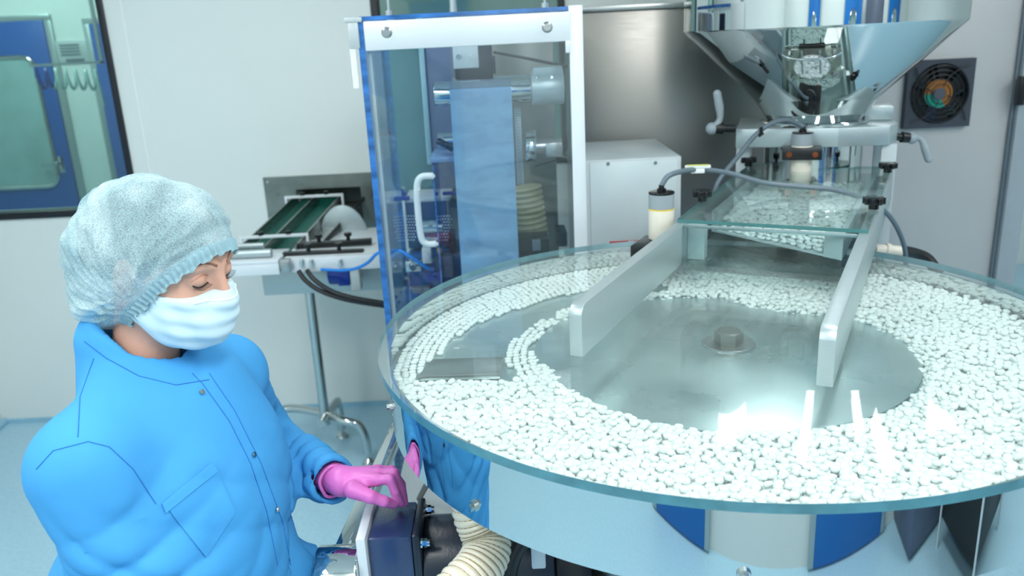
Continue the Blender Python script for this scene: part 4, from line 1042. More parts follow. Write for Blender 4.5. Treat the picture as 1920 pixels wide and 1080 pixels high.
def cap(P, a, b, ra, rb):
    a = np.array(a, np.float32); b = np.array(b, np.float32); ab = b - a
    t = np.clip(((P - a) @ ab) / max(float(ab @ ab), 1e-9), 0, 1)
    return np.linalg.norm(P - a - t[..., None] * ab, axis=-1) - (ra + (rb - ra) * t)


def ell(P, c, r, R=None):
    q = P - np.array(c, np.float32)
    if R is not None: q = q @ np.array(R, np.float32)
    r = np.array(r, np.float32)
    k0 = np.linalg.norm(q / r, axis=-1); k1 = np.linalg.norm(q / (r * r), axis=-1)
    return k0 * (k0 - 1.0) / np.maximum(k1, 1e-6)


def smin(a, b, k):
    h = np.clip(0.5 + 0.5 * (b - a) / k, 0, 1)
    return b + (a - b) * h - k * h * (1 - h)


def smax(a, b, k): return -smin(-a, -b, k)


def surface_nets(D, xs, name, mats, parent, smooth=2, cull=None):
    """mesh the zero level of a distance grid"""
    S = D < 0; nx, ny, nz = D.shape
    ins = np.zeros((nx - 1, ny - 1, nz - 1), np.uint8)
    cn = [(i, j, k) for i in (0, 1) for j in (0, 1) for k in (0, 1)]
    for (i, j, k) in cn: ins += S[i:nx - 1 + i, j:ny - 1 + j, k:nz - 1 + k]
    act = (ins > 0) & (ins < 8)
    idx = -np.ones(act.shape, np.int64); A = np.argwhere(act); idx[act] = np.arange(len(A))
    sm = np.zeros((len(A), 3)); ct = np.zeros(len(A))
    for e0 in cn:
        for ax_ in range(3):
            if e0[ax_]: continue
            e1 = list(e0); e1[ax_] = 1
            d0 = D[A[:, 0] + e0[0], A[:, 1] + e0[1], A[:, 2] + e0[2]]; d1 = D[A[:, 0] + e1[0], A[:, 1] + e1[1], A[:, 2] + e1[2]]
            m = (d0 < 0) != (d1 < 0); t = np.where(m, d0 / np.where(m, d0 - d1, 1), 0)
            p = np.array(e0, float)[None, :].repeat(len(A), 0); p[:, ax_] += t
            sm[m] += p[m]; ct[m] += 1
    V = (A + sm / ct[:, None]); h = [float(x[1] - x[0]) for x in xs]
    V = np.stack([xs[i][0] + V[:, i] * h[i] for i in range(3)], -1)
    F = []
    for ax_ in range(3):
        b, c = [(1, 2), (2, 0), (0, 1)][ax_]
        sl0 = [slice(None)] * 3; sl1 = [slice(None)] * 3
        sl0[ax_] = slice(0, D.shape[ax_] - 1); sl1[ax_] = slice(1, D.shape[ax_])
        ch = S[tuple(sl0)] != S[tuple(sl1)]
        Q = np.argwhere(ch); Q = Q[(Q[:, b] > 0) & (Q[:, c] > 0) & (Q[:, b] < D.shape[b] - 1) & (Q[:, c] < D.shape[c] - 1)]
        def g(db, dc):
            q = Q.copy(); q[:, b] -= db; q[:, c] -= dc; return idx[q[:, 0], q[:, 1], q[:, 2]]
        f = np.stack([g(1, 1), g(0, 1), g(0, 0), g(1, 0)], -1)
        fl = S[Q[:, 0], Q[:, 1], Q[:, 2]]
        f[~fl] = f[~fl][:, ::-1]; F.append(f)
    F = np.concatenate(F)
    # light smoothing of the lattice
    E = np.concatenate([F[:, [0, 1]], F[:, [1, 2]], F[:, [2, 3]], F[:, [3, 0]]])
    for it in range(smooth):
        acc = np.zeros_like(V); n = np.zeros(len(V))
        for a_, b_ in ((0, 1), (1, 0)):
            for k in range(3): acc[:, k] += np.bincount(E[:, a_], V[E[:, b_], k], len(V))
            n += np.bincount(E[:, a_], minlength=len(V))
        V = V * .45 + .55 * acc / np.maximum(n, 1)[:, None]
    if cull is not None:
        keep = cull(V); F = F[keep[F].all(1)]
        used = np.zeros(len(V), bool); used[F.ravel()] = True; re = np.cumsum(used) - 1; V = V[used]; F = re[F]
    me = bpy.data.meshes.new(name); me.vertices.add(len(V)); me.vertices.foreach_set('co', V.astype('f').ravel())
    me.loops.add(F.size); me.loops.foreach_set('vertex_index', F.ravel().astype('i'))
    me.polygons.add(len(F)); me.polygons.foreach_set('loop_start', np.arange(0, F.size, 4, dtype='i')); me.polygons.foreach_set('loop_total', np.full(len(F), 4, 'i'))
    me.polygons.foreach_set('use_smooth', np.ones(len(F), dtype=bool)); me.update(calc_edges=True)
    for m in (mats if isinstance(mats, (list, tuple)) else [mats]): me.materials.append(m)
    return link(name, me, parent)


M_SKIN = pm('warm fair skin', (214, 164, 142), 0.45, var=0.06, scale=28, bump=0.12, bscale=300, sss=0.12)
M_GOWN = pm('sky blue cotton gown', (72, 158, 218), 0.75, var=0.035, scale=5, bump=0.25, bscale=26, spec=0.2)
M_SEAMB = pm('blue gown stitching', (30, 112, 190), 0.8, var=.03)
M_GLOVE = pm('pink nitrile glove', (214, 112, 190), 0.42, var=0.05, scale=30, bump=0.35, bscale=120, sss=.05)
M_MASK = pm('pale blue surgical mask', (206, 230, 238), 0.8, var=0.02, scale=10, bump=0.12, bscale=60, spec=.2)
M_MASKE = pm('white mask binding', (232, 240, 244), 0.8)
M_HAIR = pm('ash brown hair', (112, 98, 84), 0.6, var=0.3, scale=30, stretch=(1, 1, 4), bump=.4, bscale=60)
M_LASH = pm('dark lashes', (44, 28, 24), 0.6)
M_BROW = pm('brown eyebrow', (150, 104, 84), 0.7, var=.15, scale=200)
M_LIP = pm('eyelid skin', (186, 122, 104), .5, var=.05)
M_TROU = pm('blue work trousers', (40, 120, 190), .8, var=.03)


def cap_material():
    m = bpy.data.materials.new('sheer pale blue non-woven cap'); m.use_nodes = True; nt = m.node_tree; N = nt.nodes.new; L = nt.links.new
    b = nt.nodes['Principled BSDF']; b.inputs['Roughness'].default_value = .85; b.inputs['Specular IOR Level'].default_value = .15
    tc = N('ShaderNodeTexCoord')
    v = N('ShaderNodeTexVoronoi'); v.inputs['Scale'].default_value = 520; L(tc.outputs['Object'], v.inputs['Vector'])
    n = N('ShaderNodeTexNoise'); n.inputs['Scale'].default_value = 14; n.inputs['Detail'].default_value = 5; L(tc.outputs['Object'], n.inputs['Vector'])
    cr = N('ShaderNodeValToRGB'); cr.color_ramp.elements[0].position = .35; cr.color_ramp.elements[0].color = lin((168, 206, 215)); cr.color_ramp.elements[1].position = .7; cr.color_ramp.elements[1].color = lin((206, 230, 235))
    L(n.outputs[0], cr.inputs[0]); L(cr.outputs[0], b.inputs['Base Color'])
    # share of open gaps between the fibres
    a = N('ShaderNodeMapRange'); a.inputs[1].default_value = 0.0; a.inputs[2].default_value = .8; a.inputs[3].default_value = .80; a.inputs[4].default_value = .34; L(v.outputs['Distance'], a.inputs[0])
    c = N('ShaderNodeMapRange'); c.inputs[1].default_value = .35; c.inputs[2].default_value = .7; c.inputs[3].default_value = .0; c.inputs[4].default_value = .22; L(n.outputs[0], c.inputs[0])
    s = N('ShaderNodeMath'); s.operation = 'ADD'; s.use_clamp = True; L(a.outputs[0], s.inputs[0]); L(c.outputs[0], s.inputs[1]); L(s.outputs[0], b.inputs['Alpha'])
    bp = N('ShaderNodeBump'); bp.inputs['Strength'].default_value = .25; bp.inputs['Distance'].default_value = .001; L(v.outputs['Distance'], bp.inputs['Height']); L(bp.outputs[0], b.inputs['Normal'])
    return m


M_CAP = cap_material()
M_CAPE = pm('pale blue gathered elastic edge', (190, 226, 236), .8, var=.04, scale=60, spec=.2)

person = thing('person', 'person in sky blue gown, sheer hair cap, mask and pink gloves bending over the motor', 'person', (-0.50, 1.08, 0))
# ---- skeleton
hd = math.radians(-15); FWD = Vector((math.cos(hd), math.sin(hd), 0)); LFT = Vector((-FWD.y, FWD.x, 0)); UPV = Vector((0, 0, 1))
NK = Vector((-0.505, 1.075, 1.345))
SHR = Vector((-0.540, 0.925, 1.262)); SHL = Vector((-0.462, 1.225, 1.255))
ELR = Vector((-0.535, 0.90, 0.985)); WRR = Vector((-0.395, 1.16, 0.925)); HAR = Vector((-0.335, 1.29, 0.915))
ELL_ = Vector((-0.50, 1.42, 1.045)); WRL = Vector(atd(632, 905, 1.50)); 
PEL = Vector((-0.60, 1.10, 0.86))
KB = 1.12
def away(P, k=KB): return Vector((P.x * k, P.y * k, ZC + (P.z - ZC) * k))
NK = away(NK); SHR = away(SHR); SHL = away(SHL); ELR = away(ELR); ELL_ = away(ELL_, 1.10); PEL = away(PEL, 1.06)
WRR = Vector(atd(592, 1070, 1.585)); HAR = Vector(atd(645, 1056, 1.64)); ELR = Vector(atd(285, 1128, 1.38))
HS = 1.0
HC = Vector(atd(310, 484, 1.335))                  # centre of the head
h2 = math.radians(-17); p2 = math.radians(16)
hf = Vector((math.cos(p2) * math.cos(h2), math.cos(p2) * math.sin(h2), -math.sin(p2))); hl = Vector((-math.sin(h2), math.cos(h2), 0)); hu = hf.cross(hl)
HM = np.array([[hf.x, hl.x, hu.x], [hf.y, hl.y, hu.y], [hf.z, hl.z, hu.z]], np.float32)     # columns: head forward, left, up


def H(x, y, z): return HC + (hf * x + hl * y + hu * z) * HS
def toH(P): return ((P - np.array(HC, np.float32)) @ HM) / HS


def head_sdf(P):
    q = toH(P); y = np.abs(q[..., 1]); qa = np.stack([q[..., 0], y, q[..., 2]], -1)
    d = ell(q, (-0.012, 0, 0.026), (0.097, 0.074, 0.082))
    d = smin(d, ell(q, (0.030, 0, -0.030), (0.060, 0.058, 0.080)), .03)            # face block
    d = smin(d, ell(q, (0.052, 0, -0.088), (0.030, 0.030, 0.026)), .025)          # chin
    d = smin(d, cap(qa, (-0.005, 0.050, -0.065), (0.045, 0.025, -0.090), .017, .017), .022)   # jaw
    d = smin(d, ell(qa, (0.058, 0.034, -0.032), (0.026, 0.022, 0.022)), .02)      # cheek
    d = smin(d, cap(qa, (0.083, 0.010, 0.020), (0.076, 0.042, 0.019), .010, .008), .014)      # brow
    d = smax(d, -ell(qa, (0.100, 0.033, 0.000), (0.020, 0.019, 0.013)), .012)     # eye socket
    d = smin(d, ell(qa, (0.072, 0.032, 0.000), (0.0165, 0.0165, 0.0135)), .004)    # eyeball under the lid
    d = smin(d, cap(q, (0.088, 0, 0.012), (0.108, 0, -0.030), .0065, .010), .012)  # nose
    d = smin(d, ell(qa, (0.098, 0.012, -0.034), (0.011, 0.009, 0.008)), .008)
    d = smin(d, ell(q, (0.084, 0, -0.062), (0.016, 0.024, 0.012)), .012)           # mouth
    d = smin(d, ell(qa, (-0.008, 0.077, -0.014), (0.018, 0.008, 0.032)), .006)     # ear
    return d


def arm_sdf(P, s, e, w, r0, r1, r2, k=.02):
    return smin(cap(P, s, e, r0, r1), cap(P, e, w, r1, r2), k)


# hands: (wrist, knuckles, finger joints)
def A_(x, y, D): return np.array(atd(x, y, D), np.float32)


LH = dict(w=A_(640, 903, 1.500), pc=A_(683, 900, 1.495),
          k=[A_(706, 900, 1.462), A_(709, 888, 1.480), A_(708, 882, 1.500), A_(704, 884, 1.520)],
          f=[[A_(731, 898, 1.452), A_(741, 922, 1.462), A_(751, 943, 1.478)],
             [A_(739, 887, 1.474), A_(752, 915, 1.480), A_(758, 943, 1.490)],
             [A_(735, 882, 1.500), A_(752, 908, 1.506), A_(758, 938, 1.508)],
             [A_(727, 886, 1.522), A_(744, 908, 1.524), A_(750, 934, 1.522)]],
          t=[A_(662, 918, 1.462), A_(694, 931, 1.446), A_(720, 940, 1.452), A_(738, 946, 1.468)])
_w = np.array(WRR); _u = np.array((HAR - WRR).normalized()); _s = np.array([.55, -.25, .35]); _s = _s / np.linalg.norm(_s)
RH = dict(w=_w, pc=_w + _u * .045, k=[_w + _u * .085 + _s * o for o in (.026, .009, -.009, -.026)],
          f=[[_w + _u * (.085 + l * .5) + _s * o + np.array([0.006, 0, -.006]), _w + _u * (.085 + l * .8) + _s * o + np.array([.014, 0, -.022]), _w + _u * (.085 + l * .85) + _s * o + np.array([.016, 0, -.042])] for o, l in ((.028, .07), (.009, .078), (-.009, .072), (-.028, .056))],
          t=[_w + _u * .025 + _s * .022, _w + _u * .06 + _s * .045 + np.array([0, 0, -.012]), _w + _u * .09 + _s * .05 + np.array([0, 0, -.02]), _w + _u * .11 + _s * .045 + np.array([0, 0, -.028])])


def hand_sdf(P, Hd, infl=0.0):
    d = None; infl = infl - .0012
    for i, k in enumerate(Hd['k']):
        c = cap(P, Hd['w'] + (k - Hd['w']) * .10, k, .0185, .0112 if i else .0118)
        d = c if d is None else smin(d, c, .012)
    fr = (.0092, .0095, .0090, .0078)
    for i, (k, js) in enumerate(zip(Hd['k'], Hd['f'])):
        pts = [k] + js; c = None
        for j in range(3):
            s = cap(P, pts[j], pts[j + 1], fr[i] * (1.06 - .07 * j), fr[i] * (1.0 - .09 * j)); c = s if c is None else smin(c, s, .003)
        d = smin(d, c, .0035)
    t = Hd['t']; c = smin(cap(P, t[0], t[1], .0165, .0115), cap(P, t[1], t[2], .0108, .0100), .006); c = smin(c, cap(P, t[2], t[3], .0098, .0078), .004)
    d = smin(d, c, .008)
    return d - infl


def body_sdf(P):
    d = head_sdf(P)
    nb = H(-0.025, 0, -0.055)
    d = smin(d, cap(P, NK + Vector((-.012, 0, -.02)), nb, .049, .046), .03)
    ch = NK * .5 + PEL * .5
    d = smin(d, cap(P, NK + Vector((0, 0, -.14)), ch, .085, .105), .05)
    d = smin(d, cap(P, ch, PEL, .105, .125), .05)
    d = smin(d, cap(P, SHR + (SHL - SHR) * .1, SHL - (SHL - SHR) * .1, .05, .05), .05)
    for s, e, w in ((SHR, ELR, WRR), (SHL, ELL_, WRL)): d = smin(d, arm_sdf(P, s, e, w, .042, .033, .019), .02)
    for sd in (1, -1):
        hp = PEL + LFT * .085 * sd; kn = Vector((hp.x + .02, hp.y, .46)); an = Vector((hp.x, hp.y, .08))
        d = smin(d, cap(P, hp, kn, .075, .05), .04); d = smin(d, cap(P, kn, an, .048, .036), .02)
        d = smin(d, cap(P, an + Vector((0, 0, -.03)), an + FWD * .15 + Vector((0, 0, -.045)), .035, .028), .02)
    return d


def hi_mesh(sdf, lo, hi, h, *a, **k):
    xs, P = grid(lo, hi, h); return surface_nets(sdf(P).astype(np.float32), xs, *a, **k)


# body: fine grid for head and neck, coarser for what the clothes hide, joined into one mesh
def both(P):
    d = body_sdf(P); d = smin(d, hand_sdf(P, LH, -.0015), .01); return smin(d, hand_sdf(P, RH, -.0015), .01)


body = hi_mesh(both, (-0.92, 0.84, 0.0), (-0.13, 1.76, 1.60), .0065, 'body', M_SKIN, person, smooth=1)
lo = np.array(HC) - .155; hi_ = np.array(HC) + .155; lo[2] -= .05
headp = hi_mesh(lambda P: smin(head_sdf(P), cap(P, NK + Vector((-.012, 0, -.02)), H(-0.025, 0, -0.055), .049, .046), .03), lo, hi_, .0028, 'headtmp', M_SKIN, None, smooth=1)
# swap the coarse head for the fine one (single continuous body mesh)
bmh = bmesh.new(); bmh.from_mesh(body.data)
cz = H(0, 0, -0.10)
bmesh.ops.delete(bmh, geom=[v for v in bmh.verts if v.co.z > lo[2] + .02 and (v.co - HC).length < .19 and (v.co - NK).z > .012], context='VERTS')
bmh.from_mesh(headp.data); bpy.data.objects.remove(headp)
for f in bmh.faces: f.smooth = True
bmh.to_mesh(body.data); bmh.free()

# ---- gown
rng = np.random.RandomState(4)


def folds(P):
    """cloth folds: ridges with sharp valleys running over chest, shoulder and sleeves"""
    x, y, z = P[..., 0], P[..., 1], P[..., 2]

    def crease(ph, amp, w=1.0): return amp * w * (0.62 - np.abs(np.sin(ph)) ** .55)
    f = 0
    low = np.clip((float(NK.z) - .10 - z) * 5, 0, 1)
    wob = .9 * np.sin(z * 13 + y * 9) + .6 * np.sin(x * 21 - y * 17)
    f = f + crease((x * .50 + z * .86 + y * .18) * 40 + wob, .0095, low * (.45 + .55 * np.sin(z * 8 + x * 11 + 1) ** 2))
    f = f + crease((x * .92 - z * .40 + y * .5) * 33 + 1.3 * wob, .0085, low * (.3 + .7 * np.sin(y * 14 + z * 5) ** 2))
    for c, r, fr in ((ELR, .15, 60), (WRR + (ELR - WRR) * .25, .10, 80), (ELL_, .12, 70), (WRL + (ELL_ - WRL) * .3, .09, 85)):
        w = np.exp(-(np.linalg.norm(P - np.array(c, np.float32), axis=-1) / r) ** 2)
        f = f + crease((x * .8 + z * .7 - y * .3) * fr + 1.5 * np.sin(y * 26 + z * 18), .018, w)
    w = np.exp(-((np.linalg.norm(P - np.array(SHR + FWD * .08 + Vector((0, 0, -.13)), np.float32), axis=-1)) / .10) ** 2)
    f = f + crease((x * .5 - z * .9) * 52 + wob, .016, w)
    return f


def gown_sdf(P):
    ch = NK + FWD * .035 + Vector((0, 0, -.17)); wa = PEL + Vector((0.035, 0, .10))
    R = np.array([[FWD.x, LFT.x, 0], [FWD.y, LFT.y, 0], [0, 0, 1]], np.float32)
    d = ell(P, ch, (.118, .165, .185), R)
    d = smin(d, ell(P, ch + FWD * .040 + Vector((0, 0, -.035)), (.085, .145, .12), R), .05)       # bust
    d = smin(d, ell(P, wa + FWD * .052 + Vector((0, 0, .03)), (.155, .180, .26), R), .09)
    d = smin(d, cap(P, PEL + Vector((0.01, 0, .05)), Vector((PEL.x + .01, PEL.y, .52)), .165, .20), .08)
    d = smin(d, cap(P, SHR + Vector((.01, .0, .0)), NK + Vector((-.02, -.02, -.03)), .066, .062), .045)
    d = smin(d, cap(P, SHL, NK + Vector((-.01, .02, -.03)), .064, .062), .045)
    d = smin(d, cap(P, NK + Vector((-.035, 0, -.05)), NK + Vector((-.04, 0, .03)), .080, .066), .03)
    # sleeves
    sl = smin(cap(P, SHR, ELR, .076, .070), cap(P, ELR, WRR + (ELR - WRR) * .06, .066, .044), .03)
    d = smin(d, sl, .035)
    sl = smin(cap(P, SHL, ELL_, .068, .064), cap(P, ELL_, WRL + (ELL_ - WRL) * .06, .062, .040), .03)
    d = smin(d, sl, .03)
    d = d + folds(P)
    d = smax(d, .50 - P[..., 2], .004)
    # cut the neck opening: above a tilted plane round the collar
    nrm = np.array((Vector((.62, -.10, 1.0))).normalized(), np.float32); c0 = np.array(NK + FWD * .05 + Vector((0, 0, .014)), np.float32)
    pl = (P - c0) @ nrm
    d = smax(d, pl, .006)
    hole = cap(P, NK + Vector((0, 0, -.03)), NK + Vector((.0, 0, .14)), .052, .064)
    d = smax(d, -hole, .004)
    for (w, e, r) in ((WRR, ELR, .036), (WRL, ELL_, .033)):
        dv = (w - e).normalized(); c1 = np.array(w - dv * .012, np.float32)
        near = np.linalg.norm(P - np.array(w, np.float32), axis=-1) < .09
        d = np.where(near, smax(d, (P - c1) @ np.array(dv, np.float32), .003), d)
        d = np.where(near, smax(d, -cap(P, w - dv * .05, w + dv * .05, r, r), .003), d)
    return d


gown = hi_mesh(gown_sdf, (-0.96, 0.84, 0.48), (-0.20, 1.78, 1.42), .0055, 'gown', M_GOWN, person, smooth=1)
gbm = bmesh.new(); gbm.from_mesh(gown.data); gb = BVHTree.FromBMesh(gbm); gbm.free()


def on(bvh, x, y, off=.001):
    h_, n_, _, _ = bvh.ray_cast(Vector((0, 0, ZC)), Vector(ray(x, y)))
    if h_ is None: return None, None
    if n_.dot(Vector(ray(x, y))) > 0: n_ = -n_
    return h_ + n_ * off, n_


def seam(bvh, pts, name, mat, parent, r=.0007, n=40, off=.0003):
    P = []
    for i in range(len(pts) - 1):
        for k in range(n // (len(pts) - 1)):
            t = k / (n // (len(pts) - 1)); q = on(bvh, pts[i][0] * (1 - t) + pts[i + 1][0] * t, pts[i][1] * (1 - t) + pts[i + 1][1] * t, off)[0]
            if q is not None and (not P or (q - P[-1]).length < .06): P.append(q)
    q = on(bvh, *pts[-1], off)[0]
    if q is not None: P.append(q)
    if len(P) > 2: return MB().tube(P, r, seg=6, smooth=1).build(name, mat, parent)


def patch(bvh, quad, name, mat, parent, off=.0016, n=16, th=.001):
    """thin cloth patch laid on the gown inside a four-sided outline (corners in order)"""
    t_ = bmesh.new(); G = []
    for j in range(n + 1):
        row = []
        for i in range(n + 1):
            u_, v_ = i / n, j / n
            x = (quad[0][0] * (1 - u_) + quad[1][0] * u_) * (1 - v_) + (quad[3][0] * (1 - u_) + quad[2][0] * u_) * v_
            y = (quad[0][1] * (1 - u_) + quad[1][1] * u_) * (1 - v_) + (quad[3][1] * (1 - u_) + quad[2][1] * u_) * v_
            q = on(bvh, x, y, off)[0]; row.append(t_.verts.new(q) if q is not None else None)
        G.append(row)
    for j in range(n):
        for i in range(n):
            q = (G[j][i], G[j][i + 1], G[j + 1][i + 1], G[j + 1][i])
            if all(q): t_.faces.new(q)
    bmesh.ops.recalc_face_normals(t_, faces=t_.faces[:]); bmesh.ops.solidify(t_, geom=t_.faces[:], thickness=th); bmesh.ops.recalc_face_normals(t_, faces=t_.faces[:])
    m = MB(); m._add(t_); return m.build(name, mat, parent)


patch(gb, [(305, 942), (398, 868), (440, 960), (385, 1045)], 'chest_pocket', M_GOWN, gown)
patch(gb, [(302, 944), (396, 866), (406, 884), (310, 962)], 'pocket_hem', M_GOWN, gown, off=.0032, th=.0014)
for p_ in ([(176, 672), (150, 745), (146, 820)], [(68, 880), (100, 845), (165, 828), (205, 838), (250, 880), (292, 945)], [(360, 700), (380, 720), (430, 790), (470, 870), (500, 960), (520, 1060)], [(392, 700), (440, 770), (490, 870), (530, 980), (545, 1060)], [(158, 640), (200, 672), (260, 705), (330, 722), (392, 712)]):
    seam(gb, p_, 'gown_seam', M_SEAMB, gown)
for px_, py_ in ((378, 736), (475, 853), (518, 955)):
    q, n_ = on(gb, px_, py_, .001)
    if q is not None:
        MB().cyl(q, q + n_ * .0022, .0042, seg=18).cyl(q + n_ * .0022, q + n_ * .0030, .0026, seg=14).build('press_stud', M_STEEL, gown)

# ---- stand-up collar: a band round the neck
cb = bmesh.new(); rows = []
NKc = NK + Vector((-.006, 0, 0))
for k in range(49):
    a = math.radians(8 + (352 - 16) * 0 + 344 * k / 48) ; a = math.radians(6 + 348 * k / 48)
    dr_ = FWD * math.cos(a) + LFT * math.sin(a)
    fr_ = (1 + math.cos(a)) / 2                     # 1 at the front
    base = NKc + dr_ * (.078 + .020 * fr_) + Vector((0, 0, .018 - .062 * fr_)) - FWD * .004
    top = NKc + dr_ * (.066 + .014 * fr_) + Vector((0, 0, .060 - .062 * fr_)) - FWD * .010
    rows.append((cb.verts.new(base + Vector((0, 0, -.016))), cb.verts.new(base * .5 + top * .5 + dr_ * .003), cb.verts.new(top)))
for k in range(48):
    for j in range(2): cb.faces.new((rows[k][j], rows[k + 1][j], rows[k + 1][j + 1], rows[k][j + 1]))
bmesh.ops.solidify(cb, geom=cb.faces[:], thickness=.0025)
m_ = MB(); m_._add(cb); co_ = m_.build('collar', M_GOWN, gown, sharp=60)

# ---- gloves with rolled cuffs
gl_ = hi_mesh(lambda P: smin(hand_sdf(P, LH, .0006), cap(P, LH['w'], LH['w'] + np.array((ELL_ - WRL).normalized(), np.float32) * .07, .0255, .032), .01), np.array(LH['pc']) - .125, np.array(LH['pc']) + .125, .0019, 'glove', M_GLOVE, person, smooth=1)
gr_ = hi_mesh(lambda P: smin(hand_sdf(P, RH, .0006), cap(P, RH['w'], RH['w'] + np.array((ELR - WRR).normalized(), np.float32) * .07, .0255, .032), .01), np.array(RH['pc']) - .12, np.array(RH['pc']) + .12, .0024, 'glove', M_GLOVE, person, smooth=1)
for w_, e_, r_, gg in ((WRL, ELL_, .0272, gl_), (WRR, ELR, .0272, gr_)):
    dv = (e_ - w_).normalized(); c_ = w_ + dv * .010; s1_ = dv.orthogonal().normalized(); s2_ = dv.cross(s1_)
    MB().tube([c_ + (s1_ * math.cos(a) + s2_ * math.sin(a)) * (r_ + .001 * math.sin(5 * a)) + dv * .002 * math.sin(3 * a) for a in [2 * math.pi * k / 30 for k in range(30)]], .0030, seg=10, smooth=2, closed=True).build('glove_cuff', M_GLOVE, gg)

# ---- trousers and shoes
def trou(P):
    d = None
    for sd in (1, -1):
        hp = PEL + LFT * .085 * sd; kn = Vector((hp.x + .02, hp.y, .46)); an = Vector((hp.x, hp.y, .08))
        c = smin(cap(P, hp, kn, .095, .075), cap(P, kn, an, .073, .062), .03); d = c if d is None else smin(d, c, .03)
    return smax(smax(d, P[..., 2] - .80, .01), .055 - P[..., 2], .004)


hi_mesh(trou, (-.95, .84, .04), (-.36, 1.50, .82), .012, 'trousers', M_TROU, person, smooth=1)
for sd in (1, -1):
    hp = PEL + LFT * .085 * sd; a0 = Vector((hp.x, hp.y, 0))
    hi_mesh(lambda P: smax(cap(P, a0 + FWD * -.04 + Vector((0, 0, .040)), a0 + FWD * .17 + Vector((0, 0, .030)), .048, .042), .001 - P[..., 2], .002), np.array(a0) - .13, np.array(a0) + np.array([.27, .2, .12]), .007, 'shoe', M_WHITE, person, smooth=1)

# ---- hair bun shape under the cap
def hair_sdf(P):
    q = toH(P)
    d = smin(ell(q, (-0.014, 0, 0.025), (0.100, 0.078, 0.084)), ell(q, (-0.09, 0, -0.005), (0.045, 0.055, 0.055)), .03)
    return smax(d, (q[..., 0] * .80 - q[..., 2] * .6 - .036), .004)


hi_mesh(hair_sdf, np.array(HC) - .19, np.array(HC) + .16, .005, 'hair', M_HAIR, person, smooth=2)


# ---- cap: bag hanging over head and nape, open towards the face
def cap_edge(q):
    """positive on the face side of the elastic edge"""
    x, y, z = q[..., 0], q[..., 1], q[..., 2]
    return (x * .80 - z * .60 - .040 - .012 * np.clip(z * 8, 0, 1)) + 0 * y


def cap_sdf(P):
    q = toH(P); x, y, z = q[..., 0], q[..., 1], q[..., 2]
    d = ell(q, (-0.013, 0, 0.024), (0.113, 0.091, 0.0955))
    d = smin(d, ell(q, (-0.080, 0, -0.008), (0.066, 0.084, 0.080)), .04)
    d = smin(d, ell(q, (-0.080, 0, -0.082), (0.060, 0.078, 0.055)), .045)
    d = smin(d, ell(q, (-0.030, 0, -0.030), (0.062, 0.097, 0.070)), .03)
    # folds fanning out from the temple / gathered edge
    ang = np.arctan2(z + .055, x - .02 + .0 * y); rad = np.sqrt((z + .055) ** 2 + (x - .02) ** 2)
    w = np.clip(1.25 - rad * 4.0, .25, 1) * np.clip(-cap_edge(q) * 40, .25, 1)
    d = d + .0044 * w * (np.abs(np.sin(ang * 8 + 1.2 * np.sin(rad * 30 + y * 18))) ** .6 - .6) + .0024 * w * np.sin(ang * 19 + 2.0 * np.sin(rad * 40 + y * 25)) + .0022 * np.sin(ang * 43 + 3 * np.sin(rad * 55)) * w
    d = d + .0034 * np.clip(-cap_edge(q) * 30, 0, 1) * np.sin(x * 30 - z * 46 + 2 * np.sin(y * 28 + x * 20))
    e = cap_edge(q)
    return smax(d, e, .006)


capo = hi_mesh(cap_sdf, np.array(HC) - .225, np.array(HC) + .17, .0036, 'hair_cap', M_CAP, person, smooth=1, cull=lambda V: cap_edge(toH(V.astype(np.float32))) < -.0015)
# gathered elastic edge band: trace the rim of the cap and lay a ruffled band on it
cm = bmesh.new(); cm.from_mesh(capo.data)
rim = [v for v in cm.verts if v.is_boundary]
loops = []
seen = set()
for v in rim:
    if v in seen: continue
    lp_ = [v]; seen.add(v); cur = v
    while True:
        nx = [e_.other_vert(cur) for e_ in cur.link_edges if e_.is_boundary and e_.other_vert(cur) not in seen]
        if not nx: break
        cur = nx[0]; seen.add(cur); lp_.append(cur)
    loops.append([x.co.copy() for x in lp_])
loops.sort(key=len); rimp = loops[-1]; cm.free()
# resample and smooth the rim
n_ = len(rimp); rimp = [sum((rimp[(i + j) % n_] for j in range(-6, 7)), Vector()) / 13 for i in range(n_)]
L_ = [0]
for i in range(n_): L_.append(L_[-1] + (rimp[(i + 1) % n_] - rimp[i]).length)
NS = 360; rs = []
for k in range(NS):
    s = L_[-1] * k / NS; i = max(j for j in range(n_) if L_[j] <= s) if k else 0
    t = (s - L_[i]) / max(L_[i + 1] - L_[i], 1e-9); rs.append(rimp[i].lerp(rimp[(i + 1) % n_], t))
cc = sum(rs, Vector()) / NS; en = Vector(tuple(hf * .80 - hu * .60)).normalized()
bb = bmesh.new(); R_ = []
for k in range(NS):
    p = rs[k]; o_ = (p - cc); o_ = (o_ - en * o_.dot(en)).normalized(); ru = math.sin(k * 2 * math.pi * 62 / NS); r2 = math.sin(k * 2 * math.pi * 23 / NS + 1)
    R_.append([bb.verts.new(p - en * .008 + o_ * (.0018 + .0006 * ru)), bb.verts.new(p + o_ * (.0030 + .0016 * ru)), bb.verts.new(p + en * .007 + o_ * (-.0015 + .0018 * ru)), bb.verts.new(p + en * (.013 + .002 * r2) + o_ * (-.004 + .0030 * ru))])
for k in range(NS):
    for j in range(3): bb.faces.new((R_[k][j], R_[(k + 1) % NS][j], R_[(k + 1) % NS][j + 1], R_[k][j + 1]))
bmesh.ops.solidify(bb, geom=bb.faces[:], thickness=.0008)
m_ = MB(); m_._add(bb); m_.build('cap_elastic', M_CAPE, capo, sharp=80)


